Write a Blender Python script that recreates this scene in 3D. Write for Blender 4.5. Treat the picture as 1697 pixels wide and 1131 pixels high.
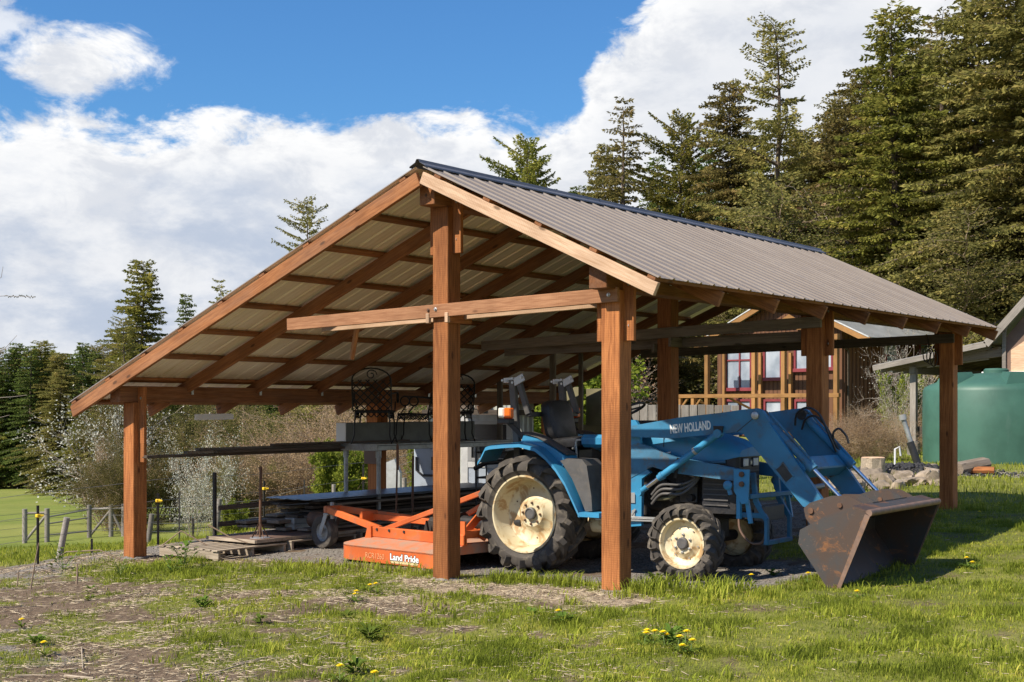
import bpy, bmesh, math, random
import numpy as np
from mathutils import Vector, Matrix, Quaternion
random.seed(7); rng = np.random.default_rng(7)
SC = bpy.context.scene
for o in list(bpy.data.objects): bpy.data.objects.remove(o)
COL = SC.collection
PI = math.pi
# ---------------- camera, sky, sun, exposure ----------------
TH = 0.647; CTH, STH = math.cos(TH), math.sin(TH)
CAMX, CAMY, CAMZ = 6.337, -9.810, 1.6
cam_d = bpy.data.cameras.new('camera'); cam = bpy.data.objects.new('camera', cam_d); COL.objects.link(cam)
cam.location = (CAMX, CAMY, CAMZ); cam.rotation_euler = (PI/2, 0, TH)
cam_d.sensor_width = 36; cam_d.lens = 47.02; cam_d.shift_x = -0.0058; cam_d.shift_y = 0.0641
cam_d.clip_start = 0.1; cam_d.clip_end = 3000
SC.camera = cam
SC.view_settings.view_transform = 'Standard'; SC.view_settings.look = 'None'
SC.view_settings.exposure = 0.55; SC.view_settings.gamma = 1
SC.view_settings.use_curve_mapping = False
TOSUN = Vector((-0.255, -0.66, 0.707)).normalized()
sun_d = bpy.data.lights.new('sun', 'SUN'); sun = bpy.data.objects.new('sun', sun_d); COL.objects.link(sun)
sun_d.energy = 5.0; sun_d.angle = math.radians(0.53); sun_d.color = (1.0, 0.90, 0.76)
sun.rotation_euler = TOSUN.to_track_quat('Z', 'Y').to_euler(); sun.location = (0, 0, 30)
world = bpy.data.worlds.new('World'); SC.world = world; world.use_nodes = True

class NT:
    """small node-tree helper"""
    def __init__(s, tree): s.t = tree; s.n = tree.nodes; s.l = tree.links
    def add(s, typ, **kw):
        n = s.n.new(typ)
        for k, v in kw.items():
            if k.startswith('_'):
                n.inputs[int(k[1:])].default_value = v
            else: setattr(n, k, v)
        return n
    def link(s, a, b): s.l.new(a, b)
    def val(s, x, sock):
        if isinstance(x, (int, float)): sock.default_value = x
        elif isinstance(x, tuple): sock.default_value = x if len(x) == len(sock.default_value) else (*x, 1)
        else: s.link(x, sock)
    def math(s, op, a, b=0.0, c=0.0, clamp=False):
        n = s.n.new('ShaderNodeMath'); n.operation = op; n.use_clamp = clamp
        s.val(a, n.inputs[0]); s.val(b, n.inputs[1]); s.val(c, n.inputs[2]); return n.outputs[0]
    def ss(s, x, lo, hi):   # smoothstep
        n = s.n.new('ShaderNodeMapRange'); n.interpolation_type = 'SMOOTHSTEP'
        s.val(x, n.inputs[0]); n.inputs[1].default_value = lo; n.inputs[2].default_value = hi; return n.outputs[0]
    def noise(s, vec, scale, detail=4, rough=.5, dist=0, dim='3D'):
        n = s.n.new('ShaderNodeTexNoise'); n.noise_dimensions = dim
        if vec is not None: s.link(vec, n.inputs['Vector'])
        n.inputs['Scale'].default_value = scale; n.inputs['Detail'].default_value = detail
        n.inputs['Roughness'].default_value = rough; n.inputs['Distortion'].default_value = dist
        return n.outputs['Fac']
    def mapping(s, vec, scale=(1, 1, 1), loc=(0, 0, 0), rot=(0, 0, 0)):
        n = s.n.new('ShaderNodeMapping'); s.link(vec, n.inputs[0])
        n.inputs[1].default_value = loc; n.inputs[2].default_value = rot; n.inputs[3].default_value = scale
        return n.outputs[0]
    def mix(s, f, a, b, mode='MIX'):
        n = s.n.new('ShaderNodeMix'); n.data_type = 'RGBA'; n.blend_type = mode
        s.val(f, n.inputs[0]); s.val(a, n.inputs[6]); s.val(b, n.inputs[7]); return n.outputs[2]

def build_world():
    t = NT(world.node_tree); t.n.clear()
    out = t.add('ShaderNodeOutputWorld'); bg = t.add('ShaderNodeBackground'); t.link(bg.outputs[0], out.inputs[0])
    bg.inputs[1].default_value = 0.10
    sky = t.add('ShaderNodeTexSky', sky_type='NISHITA'); sky.sun_disc = False
    sky.sun_elevation = math.asin(TOSUN.z); sky.sun_rotation = math.atan2(TOSUN.x, TOSUN.y)
    sky.altitude = 100; sky.air_density = 1.25; sky.dust_density = 0.25; sky.ozone_density = 3.0
    tc = t.add('ShaderNodeTexCoord'); d = tc.outputs['Generated']
    sep = t.add('ShaderNodeSeparateXYZ'); t.link(d, sep.inputs[0])
    # azimuth measured from the north-west (-0.6, 0.8) clockwise positive, elevation, both in degrees
    az0 = t.math('ARCTAN2', sep.outputs[0], sep.outputs[1])
    az = t.math('WRAP', t.math('MULTIPLY', t.math('ADD', az0, TH), 57.2958), 180.0, -180.0)
    el = t.math('MULTIPLY', t.math('ARCSINE', sep.outputs[2]), 57.2958)
    # cloud bank top by azimuth
    fc = t.add('ShaderNodeFloatCurve'); cu = fc.mapping.curves[0]
    pts = [(-40, 12), (-21.2, 11.3), (-15, 11.2), (-10, 11.5), (-7.5, 11.6), (-4, 11.8), (0, 12.2), (2.2, 13.2), (3.2, 14.8), (5, 16.6), (8, 19.5), (12, 21), (17.5, 18.0), (20.5, 17.0), (28, 19), (60, 15)]
    n0 = len(cu.points)
    for i, (a, e) in enumerate(pts):
        x, y = (a + 60) / 120, e / 30
        if i < n0: cu.points[i].location = (x, y)
        else: cu.points.new(x, y)
    fc.mapping.update()
    t.link(t.math('DIVIDE', t.math('ADD', az, 60.0), 120.0, clamp=True), fc.inputs['Value'])
    edge = t.math('MULTIPLY', fc.outputs[0], 30.0)
    v = t.mapping(d, (1, 1, 1.9))
    nbig = t.noise(v, 5.5, 10, .56, .15); nfine = t.noise(v, 17, 10, .62, .3)
    warp = t.math('ADD', t.math('MULTIPLY', t.math('SUBTRACT', nbig, .5), 5.5), t.math('MULTIPLY', t.math('SUBTRACT', nfine, .5), 5.5))
    h = t.math('ADD', t.math('SUBTRACT', edge, el), warp)      # degrees inside the bank
    bank = t.ss(h, -.25, .75)
    # the separate cumulus to the left
    def blob(a0, e0, sa, se, k):
        x = t.math('DIVIDE', t.math('SUBTRACT', az, a0), sa); y = t.math('DIVIDE', t.math('SUBTRACT', el, e0), se)
        r = t.math('SQRT', t.math('ADD', t.math('MULTIPLY', x, x), t.math('MULTIPLY', y, y)))
        return t.ss(t.math('ADD', t.math('SUBTRACT', 1.0, r), t.math('MULTIPLY', warp, k)), -.05, .5)
    b1 = blob(-18.6, 14.0, 3.5, 1.25, .42); b2 = blob(-21.6, 15.2, 2.2, 1.7, .45)
    b3 = blob(-2.2, 16.4, 4.6, .9, .5)
    gen = t.math('MULTIPLY', t.ss(t.noise(v, 2.6, 8, .58), .52, .7), t.ss(el, 24, 40))
    m = t.math('MAXIMUM', bank, t.math('MAXIMUM', b1, t.math('MULTIPLY', b2, .75)))
    m = t.math('MAXIMUM', m, t.math('MAXIMUM', t.math('MULTIPLY', b3, .0), gen))
    # cloud body: white tops, blue-grey bellies where it is thick
    body = t.noise(t.mapping(d, (1, 1, 2.3), (.3, .1, .4)), 8.5, 10, .62, .1)
    thick = t.ss(h, .4, 4.5)
    leftness = t.ss(az, 4.0, -6.0)
    grey = t.math('MULTIPLY', t.ss(body, .40, .66), t.math('MULTIPLY', thick, t.math('ADD', t.math('MULTIPLY', leftness, .8), .2)))
    puff = t.math('MULTIPLY', t.ss(t.noise(v, 16, 9, .62, .25), .36, .56), t.math('ADD', t.math('MULTIPLY', t.ss(h, 5.0, .0), .55), .45))
    white = t.mix(puff, (5.1, 5.3, 5.7), (7.0, 7.0, 7.0))
    cc = t.mix(grey, white, (3.6, 4.1, 5.0))
    t.mixc = cc
    skyc = t.mix(1.0, sky.outputs[0], (0.35, 0.64, 0.94), 'MULTIPLY')
    col = t.mix(m, skyc, cc)
    t.link(col, bg.inputs[0])
build_world()

# ---------------- helpers ----------------
def cam_uw(px, w):  # lateral metres at distance w for a column of the photograph
    return (px - 858.3) / 2216.5 * w
def at(px, w, z=0.0):
    u = cam_uw(px, w)
    return Vector((CAMX + u*CTH - w*STH, CAMY + u*STH + w*CTH, z))
def zat(py, w): return 1.6 - (py - 674.2) * w / 2216.5
def uw_of(X, Y):
    dx, dy = X - CAMX, Y - CAMY
    return dx*CTH + dy*STH, -dx*STH + dy*CTH
def sst(x, a, b):
    t = np.clip((x - a) / (b - a), 0, 1); return t*t*(3 - 2*t)
_perm = rng.random((256, 256))
def vnoise(x, y, s=1.0, o=0):
    x = np.asarray(x) * s + 37.3 + o*17.1; y = np.asarray(y) * s + 91.7 + o*5.3
    xi = np.floor(x).astype(int); yi = np.floor(y).astype(int); fx = x - xi; fy = y - yi
    fx = fx*fx*(3-2*fx); fy = fy*fy*(3-2*fy)
    g = lambda a, b: _perm[a & 255, b & 255]
    return (g(xi, yi)*(1-fx) + g(xi+1, yi)*fx)*(1-fy) + (g(xi, yi+1)*(1-fx) + g(xi+1, yi+1)*fx)*fy
def fbm(x, y, s=1.0, o=0, n=4):
    r = 0; a = .5; tot = 0
    for i in range(n): r = r + a*vnoise(x, y, s*2**i, o+i); tot += a; a *= .55
    return r / tot
def gz(X, Y, rough=True):
    X = np.asarray(X, float); Y = np.asarray(Y, float)
    u, w = uw_of(X, Y); ws = np.maximum(w, 1.0); a = u / ws
    base = np.clip(.026*X + .021*Y, -.30, .24) - .075*np.exp(-((X+.8)/2.2)**2 - ((Y-1.5)/.95)**2)
    base = np.where(w < 10, base*sst(w, 2, 10), base)
    w0 = 16.6 + (a + .29)*22
    L = sst(-a, -.03, .2); L2 = np.where(w < 1, 0, L)
    d1 = np.clip(w - w0, 0, 1e9)
    drop = .095*np.minimum(d1, 50 - w0) + .038*np.clip(w - 50, 0, 260)
    z = base - L2*drop
    z = z + (1 - L2)*.012*np.clip(w - 46, 0, 120)
    if rough:
        k = sst(w, 90, 30)
        z = z + k*((fbm(X, Y, .9, 3)-.5)*.10 + (fbm(X, Y, 4.5, 5, 3)-.5)*.035)*sst(np.abs(Y-1.5) + np.clip(-X-8, 0, 9) + np.clip(X-1, 0, 9), .0, 3)
    return z
def g(X, Y, rough=True): return float(gz(X, Y, rough))
def atg(px, w, dz=0.0):
    p = at(px, w); p.z = g(p.x, p.y) + dz; return p

class MB:
    """collects faces, then links them as ONE mesh object"""
    def __init__(s): s.v = []; s.f = []; s.m = []
    def add(s, vs, fs, mi=0):
        o = len(s.v); s.v += [tuple(v) for v in vs]; s.f += [tuple(i + o for i in f) for f in fs]; s.m += [mi]*len(fs)
    def box(s, c, size, rot=None, mi=0, bev=0.0):
        hx, hy, hz = size[0]/2, size[1]/2, size[2]/2
        c = Vector(c)
        if bev <= 0:
            vs = [Vector((x, y, z)) for x in (-hx, hx) for y in (-hy, hy) for z in (-hz, hz)]
            fs = [(0, 1, 3, 2), (4, 6, 7, 5), (0, 4, 5, 1), (2, 3, 7, 6), (0, 2, 6, 4), (1, 5, 7, 3)]
        else:
            b = min(bev, hx*.5, hy*.5, hz*.5)
            bm = bmesh.new(); bmesh.ops.create_cube(bm, size=1)
            for v in bm.verts: v.co = Vector((v.co.x*2*hx, v.co.y*2*hy, v.co.z*2*hz))
            bmesh.ops.bevel(bm, geom=bm.edges[:], offset=b, segments=1, affect='EDGES')
            bm.verts.index_update()
            vs = [v.co.copy() for v in bm.verts]; fs = [tuple(v.index for v in f.verts) for f in bm.faces]; bm.free()
        if rot is not None: vs = [rot @ v for v in vs]
        s.add([v + c for v in vs], fs, mi)
    def bar(s, p0, p1, w, h, mi=0, bev=0.0, up=(0, 0, 1)):
        p0, p1 = Vector(p0), Vector(p1); R = frame(p1 - p0, up)
        s.box((p0 + p1)/2, ((p1 - p0).length, w, h), R, mi, bev)
    def tube(s, pts, r, seg=8, mi=0, cap=True):
        pts = [Vector(p) for p in pts]; n = len(pts); rr = r if isinstance(r, (list, tuple)) else [r]*n
        o = len(s.v); ref = None
        for i, p in enumerate(pts):
            t = (pts[min(i+1, n-1)] - pts[max(i-1, 0)]).normalized()
            if ref is None:
                ref = Vector((0, 0, 1)) if abs(t.z) < .9 else Vector((1, 0, 0))
            a = (ref - t*ref.dot(t))
            a = a.normalized() if a.length > 1e-5 else t.orthogonal().normalized()
            b = t.cross(a); ref = a
            for k in range(seg):
                an = 2*PI*k/seg; s.v.append(tuple(p + a*math.cos(an)*rr[i] + b*math.sin(an)*rr[i]))
        for i in range(n-1):
            for k in range(seg):
                s.f.append((o+i*seg+k, o+i*seg+(k+1) % seg, o+(i+1)*seg+(k+1) % seg, o+(i+1)*seg+k)); s.m.append(mi)
        if cap:
            s.f.append(tuple(o+k for k in reversed(range(seg)))); s.m.append(mi)
            s.f.append(tuple(o+(n-1)*seg+k for k in range(seg))); s.m.append(mi)
    def lathe(s, prof, c=(0, 0, 0), axis=(0, 0, 1), seg=24, mi=0, close=False):
        ax = Vector(axis).normalized(); a = ax.orthogonal().normalized(); b = ax.cross(a); c = Vector(c); o = len(s.v)
        for (r, h) in prof:
            for k in range(seg):
                an = 2*PI*k/seg; s.v.append(tuple(c + ax*h + (a*math.cos(an) + b*math.sin(an))*r))
        n = len(prof)
        for i in range(n if close else n-1):
            j = (i+1) % n
            for k in range(seg):
                s.f.append((o+i*seg+k, o+i*seg+(k+1) % seg, o+j*seg+(k+1) % seg, o+j*seg+k)); s.m.append(mi)
    def prism(s, poly, y0, y1, mi=0, plane='xz'):
        """polygon (a,b) extruded between y0 and y1"""
        n = len(poly)
        if plane == 'xz': mk = lambda p, y: (p[0], y, p[1])
        elif plane == 'xy': mk = lambda p, y: (p[0], p[1], y)
        else: mk = lambda p, y: (y, p[0], p[1])
        vs = [mk(p, y0) for p in poly] + [mk(p, y1) for p in poly]
        fs = [tuple(range(n)), tuple(reversed(range(n, 2*n)))] + [(i, i+n, (i+1) % n+n, (i+1) % n) for i in range(n)]
        s.add(vs, fs, mi)
    def loft(s, rings, mi=0, cap=True):
        n = len(rings[0]); o = len(s.v)
        for r in rings: s.v += [tuple(p) for p in r]
        for i in range(len(rings)-1):
            for k in range(n):
                s.f.append((o+i*n+k, o+i*n+(k+1) % n, o+(i+1)*n+(k+1) % n, o+(i+1)*n+k)); s.m.append(mi)
        if cap:
            s.f.append(tuple(o+k for k in reversed(range(n)))); s.f.append(tuple(o+(len(rings)-1)*n+k for k in range(n))); s.m += [mi, mi]
    def mesh(s, name, mats, smooth=False, fix=True):
        me = bpy.data.meshes.new(name); me.from_pydata(s.v, [], s.f)
        for m in (mats if isinstance(mats, (list, tuple)) else [mats]): me.materials.append(m)
        if any(s.m): me.polygons.foreach_set('material_index', s.m)
        if fix:
            bm = bmesh.new(); bm.from_mesh(me); bmesh.ops.recalc_face_normals(bm, faces=bm.faces[:]); bm.to_mesh(me); bm.free()
        if smooth:
            try:
                me.shade_smooth(); me.set_sharp_from_angle(angle=math.radians(smooth if smooth is not True else 40))
            except Exception:
                pass
        me.update(); return me
    def build(s, name, mats, parent=None, smooth=False, mat4=None, fix=True):
        o = bpy.data.objects.new(name, s.mesh(name, mats, smooth, fix)); COL.objects.link(o)
        if parent is not None: o.parent = parent
        if mat4 is not None: o.matrix_local = mat4
        return o
def frame(d, up=(0, 0, 1)):
    x = Vector(d).normalized(); u = Vector(up)
    y = u.cross(x)
    if y.length < 1e-4: y = Vector((0, 1, 0)).cross(x)
    if y.length < 1e-4: y = Vector((1, 0, 0))
    y.normalize(); z = x.cross(y); return Matrix((x, y, z)).transposed()
def tag(o, label, cat, group=None, kind=None):
    o['label'] = label; o['category'] = cat
    if group: o['group'] = group
    if kind: o['kind'] = kind
    return o
def empty(name, loc, rz=0, label=None, cat=None, group=None):
    o = bpy.data.objects.new(name, None); COL.objects.link(o); o.location = loc; o.rotation_euler = (0, 0, rz)
    o.empty_display_size = .1
    if label: tag(o, label, cat, group)
    return o
def board(name, p0, p1, w, h, mat, parent=None, up=(0, 0, 1), bev=.004, roll=0.0):
    """a timber of its own: local X runs along it, so grain follows the board"""
    p0, p1 = Vector(p0), Vector(p1); L = (p1 - p0).length; R = frame(p1 - p0, up).to_4x4()
    if roll: R = R @ Matrix.Rotation(roll, 4, 'X')
    b = MB(); b.box((0, 0, 0), (L, w, h), None, 0, bev)
    return b.build(name, mat, parent, mat4=Matrix.Translation((p0 + p1)/2) @ R)
KIDS = {}
def dup(o, parent=None, keep=False):
    c = o.copy(); COL.objects.link(c)
    if parent is not None: c.parent = parent
    for ch in KIDS.get(o.name) or [x for x in o.children]: dup(ch, c)
    return c

def mat(name, col=(.5, .5, .5), rough=.6, metal=0.0, fn=None, spec=.5):
    m = bpy.data.materials.new(name); m.use_nodes = True; t = NT(m.node_tree)
    p = t.n['Principled BSDF']; p.inputs['Roughness'].default_value = rough; p.inputs['Metallic'].default_value = metal
    p.inputs['Specular IOR Level'].default_value = spec
    p.inputs['Base Color'].default_value = (*col, 1)
    if fn: fn(t, p)
    return m
def bump(t, p, h, strength=.3, dist=.01):
    b = t.add('ShaderNodeBump'); b.inputs['Strength'].default_value = strength; b.inputs['Distance'].default_value = dist
    t.link(h, b.inputs['Height']); t.link(b.outputs[0], p.inputs['Normal'])
def objc(t): return t.add('ShaderNodeTexCoord').outputs['Object']
def rnd(t): return t.add('ShaderNodeObjectInfo').outputs['Random']
def vary(col, k=.35, scale=3.0, detail=5, dirt=None, dirt_amt=.5, rough=None, bmp=.15, stretch=(1, 1, 1)):
    """coloured surface with uneven tone, optional dirt blotches, fine relief"""
    def fn(t, p):
        v = t.mapping(objc(t), stretch); n1 = t.noise(v, scale, detail, .6)
        lo = tuple(c*(1-k) for c in col); hi = tuple(min(1, c*(1+k*.6)) for c in col)
        c = t.mix(t.ss(n1, .3, .7), lo, hi)
        if dirt:
            n2 = t.noise(v, scale*2.3, 8, .65, .4); c = t.mix(t.math('MULTIPLY', t.ss(n2, .5, .66), dirt_amt), c, dirt)
        t.link(c, p.inputs['Base Color']); n3 = t.noise(v, scale*14, 4, .6)
        if bmp: bump(t, p, n3, bmp, .004)
        r = p.inputs['Roughness'].default_value; t.link(t.math('ADD', t.math('MULTIPLY', n1, .3), r-.15, clamp=True), p.inputs['Roughness'])
    return fn
def wood(name, dark, light, saw=0.0, grey=0.0, knots=True, rough=.75):
    def fn(t, p):
        o = objc(t); r = rnd(t)
        sh = t.add('ShaderNodeCombineXYZ'); t.link(t.math('MULTIPLY', r, 13.0), sh.inputs[0]); t.link(t.math('MULTIPLY', r, 7.0), sh.inputs[1])
        add = t.add('ShaderNodeVectorMath', operation='ADD'); t.link(o, add.inputs[0]); t.link(sh.outputs[0], add.inputs[1]); v = add.outputs[0]
        grain = t.noise(t.mapping(v, (1.2, 22, 22)), 2.2, 7, .65, .8)
        fine = t.noise(t.mapping(v, (6, 160, 160)), 1.0, 4, .6)
        big = t.noise(v, 1.6, 3, .5)
        f = t.math('ADD', t.math('MULTIPLY', grain, .65), t.math('MULTIPLY', fine, .35))
        c = t.mix(t.ss(f, .33, .66), dark, light)
        c = t.mix(t.math('MULTIPLY', t.ss(big, .35, .75), .45), c, tuple(x*.55 for x in dark))
        hsv = t.add('ShaderNodeHueSaturation'); t.link(c, hsv.inputs['Color']); t.link(t.math('ADD', t.math('MULTIPLY', r, .5), .75), hsv.inputs['Value'])
        c = hsv.outputs[0]
        hgt = f
        if saw:
            wv = t.add('ShaderNodeTexWave', wave_type='BANDS', bands_direction='X'); t.link(v, wv.inputs[0]); wv.inputs['Scale'].default_value = 16
            wv.inputs['Distortion'].default_value = 3.0; wv.inputs['Detail'].default_value = 3; wv.inputs['Detail Scale'].default_value = 1.2
            c = t.mix(t.math('MULTIPLY', t.math('MULTIPLY', wv.outputs['Fac'], t.ss(t.noise(v, 1.1, 2), .4, .6)), saw), c, tuple(x*.5 for x in dark)); hgt = t.math('ADD', f, t.math('MULTIPLY', wv.outputs['Fac'], saw))
        if knots:
            vo = t.add('ShaderNodeTexVoronoi'); t.link(t.mapping(v, (2.2, 6, 6)), vo.inputs['Vector']); vo.inputs['Scale'].default_value = 1.0
            k = t.ss(vo.outputs['Distance'], .13, .06); c = t.mix(t.math('MULTIPLY', k, .8), c, tuple(x*.3 for x in dark))
        if grey:
            c = t.mix(t.math('MULTIPLY', t.ss(t.noise(t.mapping(v, (.8, 5, 5)), 2, 6, .6), .4, .65), grey), c, (.23, .2, .17))
        t.link(c, p.inputs['Base Color']); bump(t, p, hgt, .5, .004)
    return mat(name, dark, rough, fn=fn, spec=.25)
# ---------------- materials ----------------
M = {}
M['cedar'] = wood('cedar', (.21, .070, .022), (.51, .20, .065), saw=.22)
M['cedar_beam'] = wood('cedar_beam', (.16, .058, .02), (.34, .145, .055), saw=.1, grey=.12)
M['collar'] = wood('collar_timber', (.30, .13, .06), (.52, .27, .14), saw=.1)
M['pale_wood'] = wood('pale_timber', (.40, .25, .15), (.62, .44, .30), saw=.2)
M['old_wood'] = wood('old_timber', (.11, .085, .06), (.24, .19, .14), grey=.5)
M['grey_wood'] = wood('grey_timber', (.18, .16, .14), (.36, .33, .29), grey=.4)
M['dark_wood'] = wood('dark_timber', (.055, .042, .032), (.13, .10, .075))
M['pallet'] = wood('pallet_timber', (.24, .19, .13), (.50, .42, .32), grey=.3)
M['fir_frame'] = wood('fir_frame', (.25, .125, .045), (.37, .20, .072), knots=False)
def f_roof(t, p):
    o = objc(t); n = t.noise(t.mapping(o, (.5, 3.5, .5)), 1.5, 6, .6)
    n2 = t.noise(o, 9, 5, .6)
    c = t.mix(t.ss(n, .3, .7), (.19, .155, .125), (.235, .198, .163)); c = t.mix(t.math('MULTIPLY', t.ss(n2, .5, .75), .35), c, (.13, .12, .12))
    t.link(c, p.inputs['Base Color'])
M['roof_top'] = mat('painted_roof_steel', (.2, .18, .165), .42, .0, f_roof, .5)
def f_under(t, p):
    o = objc(t); n = t.noise(t.mapping(o, (.35, 9, 1)), 1.6, 6, .6)
    t.link(t.mix(t.ss(n, .3, .7), (.78, .67, .54), (.90, .81, .69)), p.inputs['Base Color'])
M['roof_under'] = mat('roof_steel_underside', (.5, .42, .3), .42, .15, f_under)
M['cap'] = mat('ridge_cap_steel', (.10, .115, .165), .5, .05, vary((.115, .12, .14), .25, 2))
M['galv'] = mat('galvanised_steel', (.55, .55, .53), .4, .8, vary((.5, .5, .48), .25, 20))
M['bolt'] = mat('bolt_steel', (.42, .40, .36), .4, .85)
M['concrete'] = mat('concrete', (.4, .38, .35), .9, 0, vary((.20, .185, .165), .35, 12, bmp=.5))
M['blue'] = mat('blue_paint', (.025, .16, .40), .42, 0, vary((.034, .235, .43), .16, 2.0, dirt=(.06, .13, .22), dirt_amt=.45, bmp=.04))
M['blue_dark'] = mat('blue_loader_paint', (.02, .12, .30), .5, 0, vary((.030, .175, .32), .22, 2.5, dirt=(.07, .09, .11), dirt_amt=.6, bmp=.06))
M['blue_worn'] = mat('worn_blue_paint', (.03, .12, .25), .6, 0, vary((.045, .16, .27), .3, 4, dirt=(.10, .09, .08), dirt_amt=.8))
M['black'] = mat('black_plastic', (.018, .018, .02), .45, 0, vary((.02, .02, .022), .3, 8, dirt=(.06, .055, .05), dirt_amt=.35))
M['grey_plastic'] = mat('grey_moulding', (.07, .07, .072), .55, 0, vary((.085, .082, .08), .25, 5, dirt=(.14, .12, .10), dirt_amt=.4))
M['iron'] = mat('dark_cast_iron', (.03, .028, .027), .65, .3, vary((.035, .032, .03), .4, 10, dirt=(.08, .055, .035), dirt_amt=.5, bmp=.4))
M['rubber'] = mat('tyre_rubber', (.03, .029, .028), .8, 0, vary((.078, .069, .060), .3, 4, dirt=(.18, .155, .12), dirt_amt=.7, bmp=.3), .25)
def f_rim(t, p):
    o = objc(t); n = t.noise(o, 7, 8, .65, .5); n2 = t.noise(o, 2.5, 4, .5)
    c = t.mix(t.ss(n2, .3, .7), (.55, .46, .27), (.70, .63, .44)); c = t.mix(t.math('MULTIPLY', t.ss(n, .47, .62), .8), c, (.35, .19, .06)); t.link(c, p.inputs['Base Color'])
M['rim'] = mat('cream_rim_paint', (.7, .64, .45), .5, 0, f_rim)
M['chrome'] = mat('chrome_rod', (.75, .75, .75), .18, 1.0)
M['silver'] = mat('silver_trim', (.45, .45, .44), .4, .6)
M['white'] = mat('white_decal', (.8, .8, .78), .5)
M['amber'] = mat('amber_lens', (.75, .14, .01), .25, 0, None)
M['clear_lens'] = mat('clear_lens', (.7, .68, .62), .2)
M['red_lens'] = mat('red_lens', (.45, .02, .02), .25)
M['orange'] = mat('orange_paint', (.62, .115, .018), .5, 0, vary((.60, .125, .026), .25, 2.2, dirt=(.34, .14, .07), dirt_amt=.65, bmp=.05))
def f_odeck(t, p):
    o = objc(t); n = t.noise(o, 5, 8, .65, .4)
    t.link(t.mix(t.ss(n, .3, .62), (.55, .16, .06), (.36, .22, .15)), p.inputs['Base Color'])
M['orange_dusty'] = mat('dusty_orange_deck', (.45, .2, .12), .9, 0, f_odeck)
def f_bucket(t, p):
    o = objc(t); n = t.noise(o, 2.2, 8, .6, .6); n2 = t.noise(t.mapping(o, (1, 1, 1), (3, 1, 2)), 5, 8, .7, 1.2); n3 = t.noise(t.mapping(o, (9, 2, 26)), 3, 5, .7)
    c = t.mix(t.ss(n, .40, .60), (.082, .055, .042), (.062, .060, .060)); c = t.mix(t.math('MULTIPLY', t.ss(n2, .55, .68), .7), c, (.30, .125, .042))
    c = t.mix(t.math('MULTIPLY', t.ss(n3, .63, .70), .5), c, (.27, .2, .15)); t.link(c, p.inputs['Base Color']); bump(t, p, n2, .3, .004)
M['bucket'] = mat('rusty_bucket_steel', (.1, .08, .06), .55, .25, f_bucket)
M['rust'] = mat('rusty_steel', (.16, .08, .045), .75, .3, vary((.16, .085, .05), .45, 9, dirt=(.07, .05, .04), dirt_amt=.6, bmp=.4))
M['lightrust'] = mat('brown_lip_steel', (.2, .13, .1), .6, .2, vary((.21, .135, .10), .3, 9, dirt=(.3, .15, .07), dirt_amt=.5, bmp=.2))
def f_tank(t, p):
    o = objc(t); n = t.noise(o, 1.2, 6, .6); n2 = t.noise(t.mapping(o, (2, 2, .6)), 2.4, 8, .7)
    c = t.mix(t.ss(n, .3, .7), (.034, .098, .070), (.050, .135, .098)); c = t.mix(t.math('MULTIPLY', t.ss(n2, .55, .72), .3), c, (.08, .15, .12)); t.link(c, p.inputs['Base Color'])
M['tank'] = mat('green_tank_plastic', (.04, .18, .12), .52, 0, f_tank)
def f_siding(t, p):
    o = objc(t); n = t.noise(t.mapping(o, (9, 9, .5)), 1.2, 6, .6); n2 = t.noise(o, .8, 3)
    c = t.mix(t.ss(n, .3, .7), (.075, .030, .015), (.165, .068, .028)); c = t.mix(t.math('MULTIPLY', n2, .3), c, (.12, .06, .03)); t.link(c, p.inputs['Base Color'])
M['siding'] = mat('stained_siding', (.25, .12, .05), .75, 0, f_siding)
M['red_trim'] = mat('dark_red_trim', (.30, .035, .05), .5, 0, vary((.21, .035, .045), .15, 3))
def f_glass(t, p):
    o = objc(t); n = t.noise(t.mapping(o, (1, 1, .7)), .9, 4); t.link(t.mix(t.ss(n, .35, .65), (.18, .22, .28), (.42, .47, .54)), p.inputs['Base Color'])
M['glass'] = mat('window_glass', (.3, .34, .4), .12, .0, f_glass, 1.0)
M['dark_glass'] = mat('dark_glass', (.03, .032, .035), .15, .0, None, .8)
M['house_roof'] = mat('grey_metal_roof', (.30, .31, .31), .5, .2, vary((.30, .31, .30), .12, 1.5))
M['barn_roof'] = mat('barn_roof_boards', (.32, .32, .32), .6, 0, vary((.30, .30, .30), .25, 3))
M['door_white'] = mat('old_white_paint', (.55, .55, .53), .6, 0, vary((.52, .53, .53), .18, 3, dirt=(.3, .29, .26), dirt_amt=.4))
M['blue_white'] = mat('bluish_enamel', (.38, .44, .52), .45, 0, vary((.38, .44, .52), .15, 2, dirt=(.2, .2, .2), dirt_amt=.35))
M['fibre'] = mat('weathered_corrugated_sheet', (.36, .37, .33), .7, 0, vary((.37, .38, .33), .35, 2, dirt=(.16, .15, .1), dirt_amt=.6, stretch=(6, 6, .7)))
M['ply'] = mat('mossy_plywood', (.16, .15, .07), .85, 0, vary((.17, .155, .085), .35, 1.5, dirt=(.10, .13, .03), dirt_amt=.5))
M['brown_panel'] = mat('brown_hardboard', (.17, .10, .07), .7, 0, vary((.17, .105, .075), .25, 2))
M['steel_table'] = mat('grey_painted_steel', (.33, .35, .36), .45, .4, vary((.34, .36, .36), .25, 5, dirt=(.15, .14, .12), dirt_amt=.5))
M['trough'] = mat('dull_grey_trough', (.13, .135, .125), .6, .3, vary((.14, .145, .13), .3, 3))
M['wrought'] = mat('black_wrought_iron', (.012, .012, .012), .5, .4)
M['plastic_yellow'] = mat('yellow_insulator', (.85, .55, .02), .5)
M['wire'] = mat('fence_wire', (.22, .21, .2), .5, .8)
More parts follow.
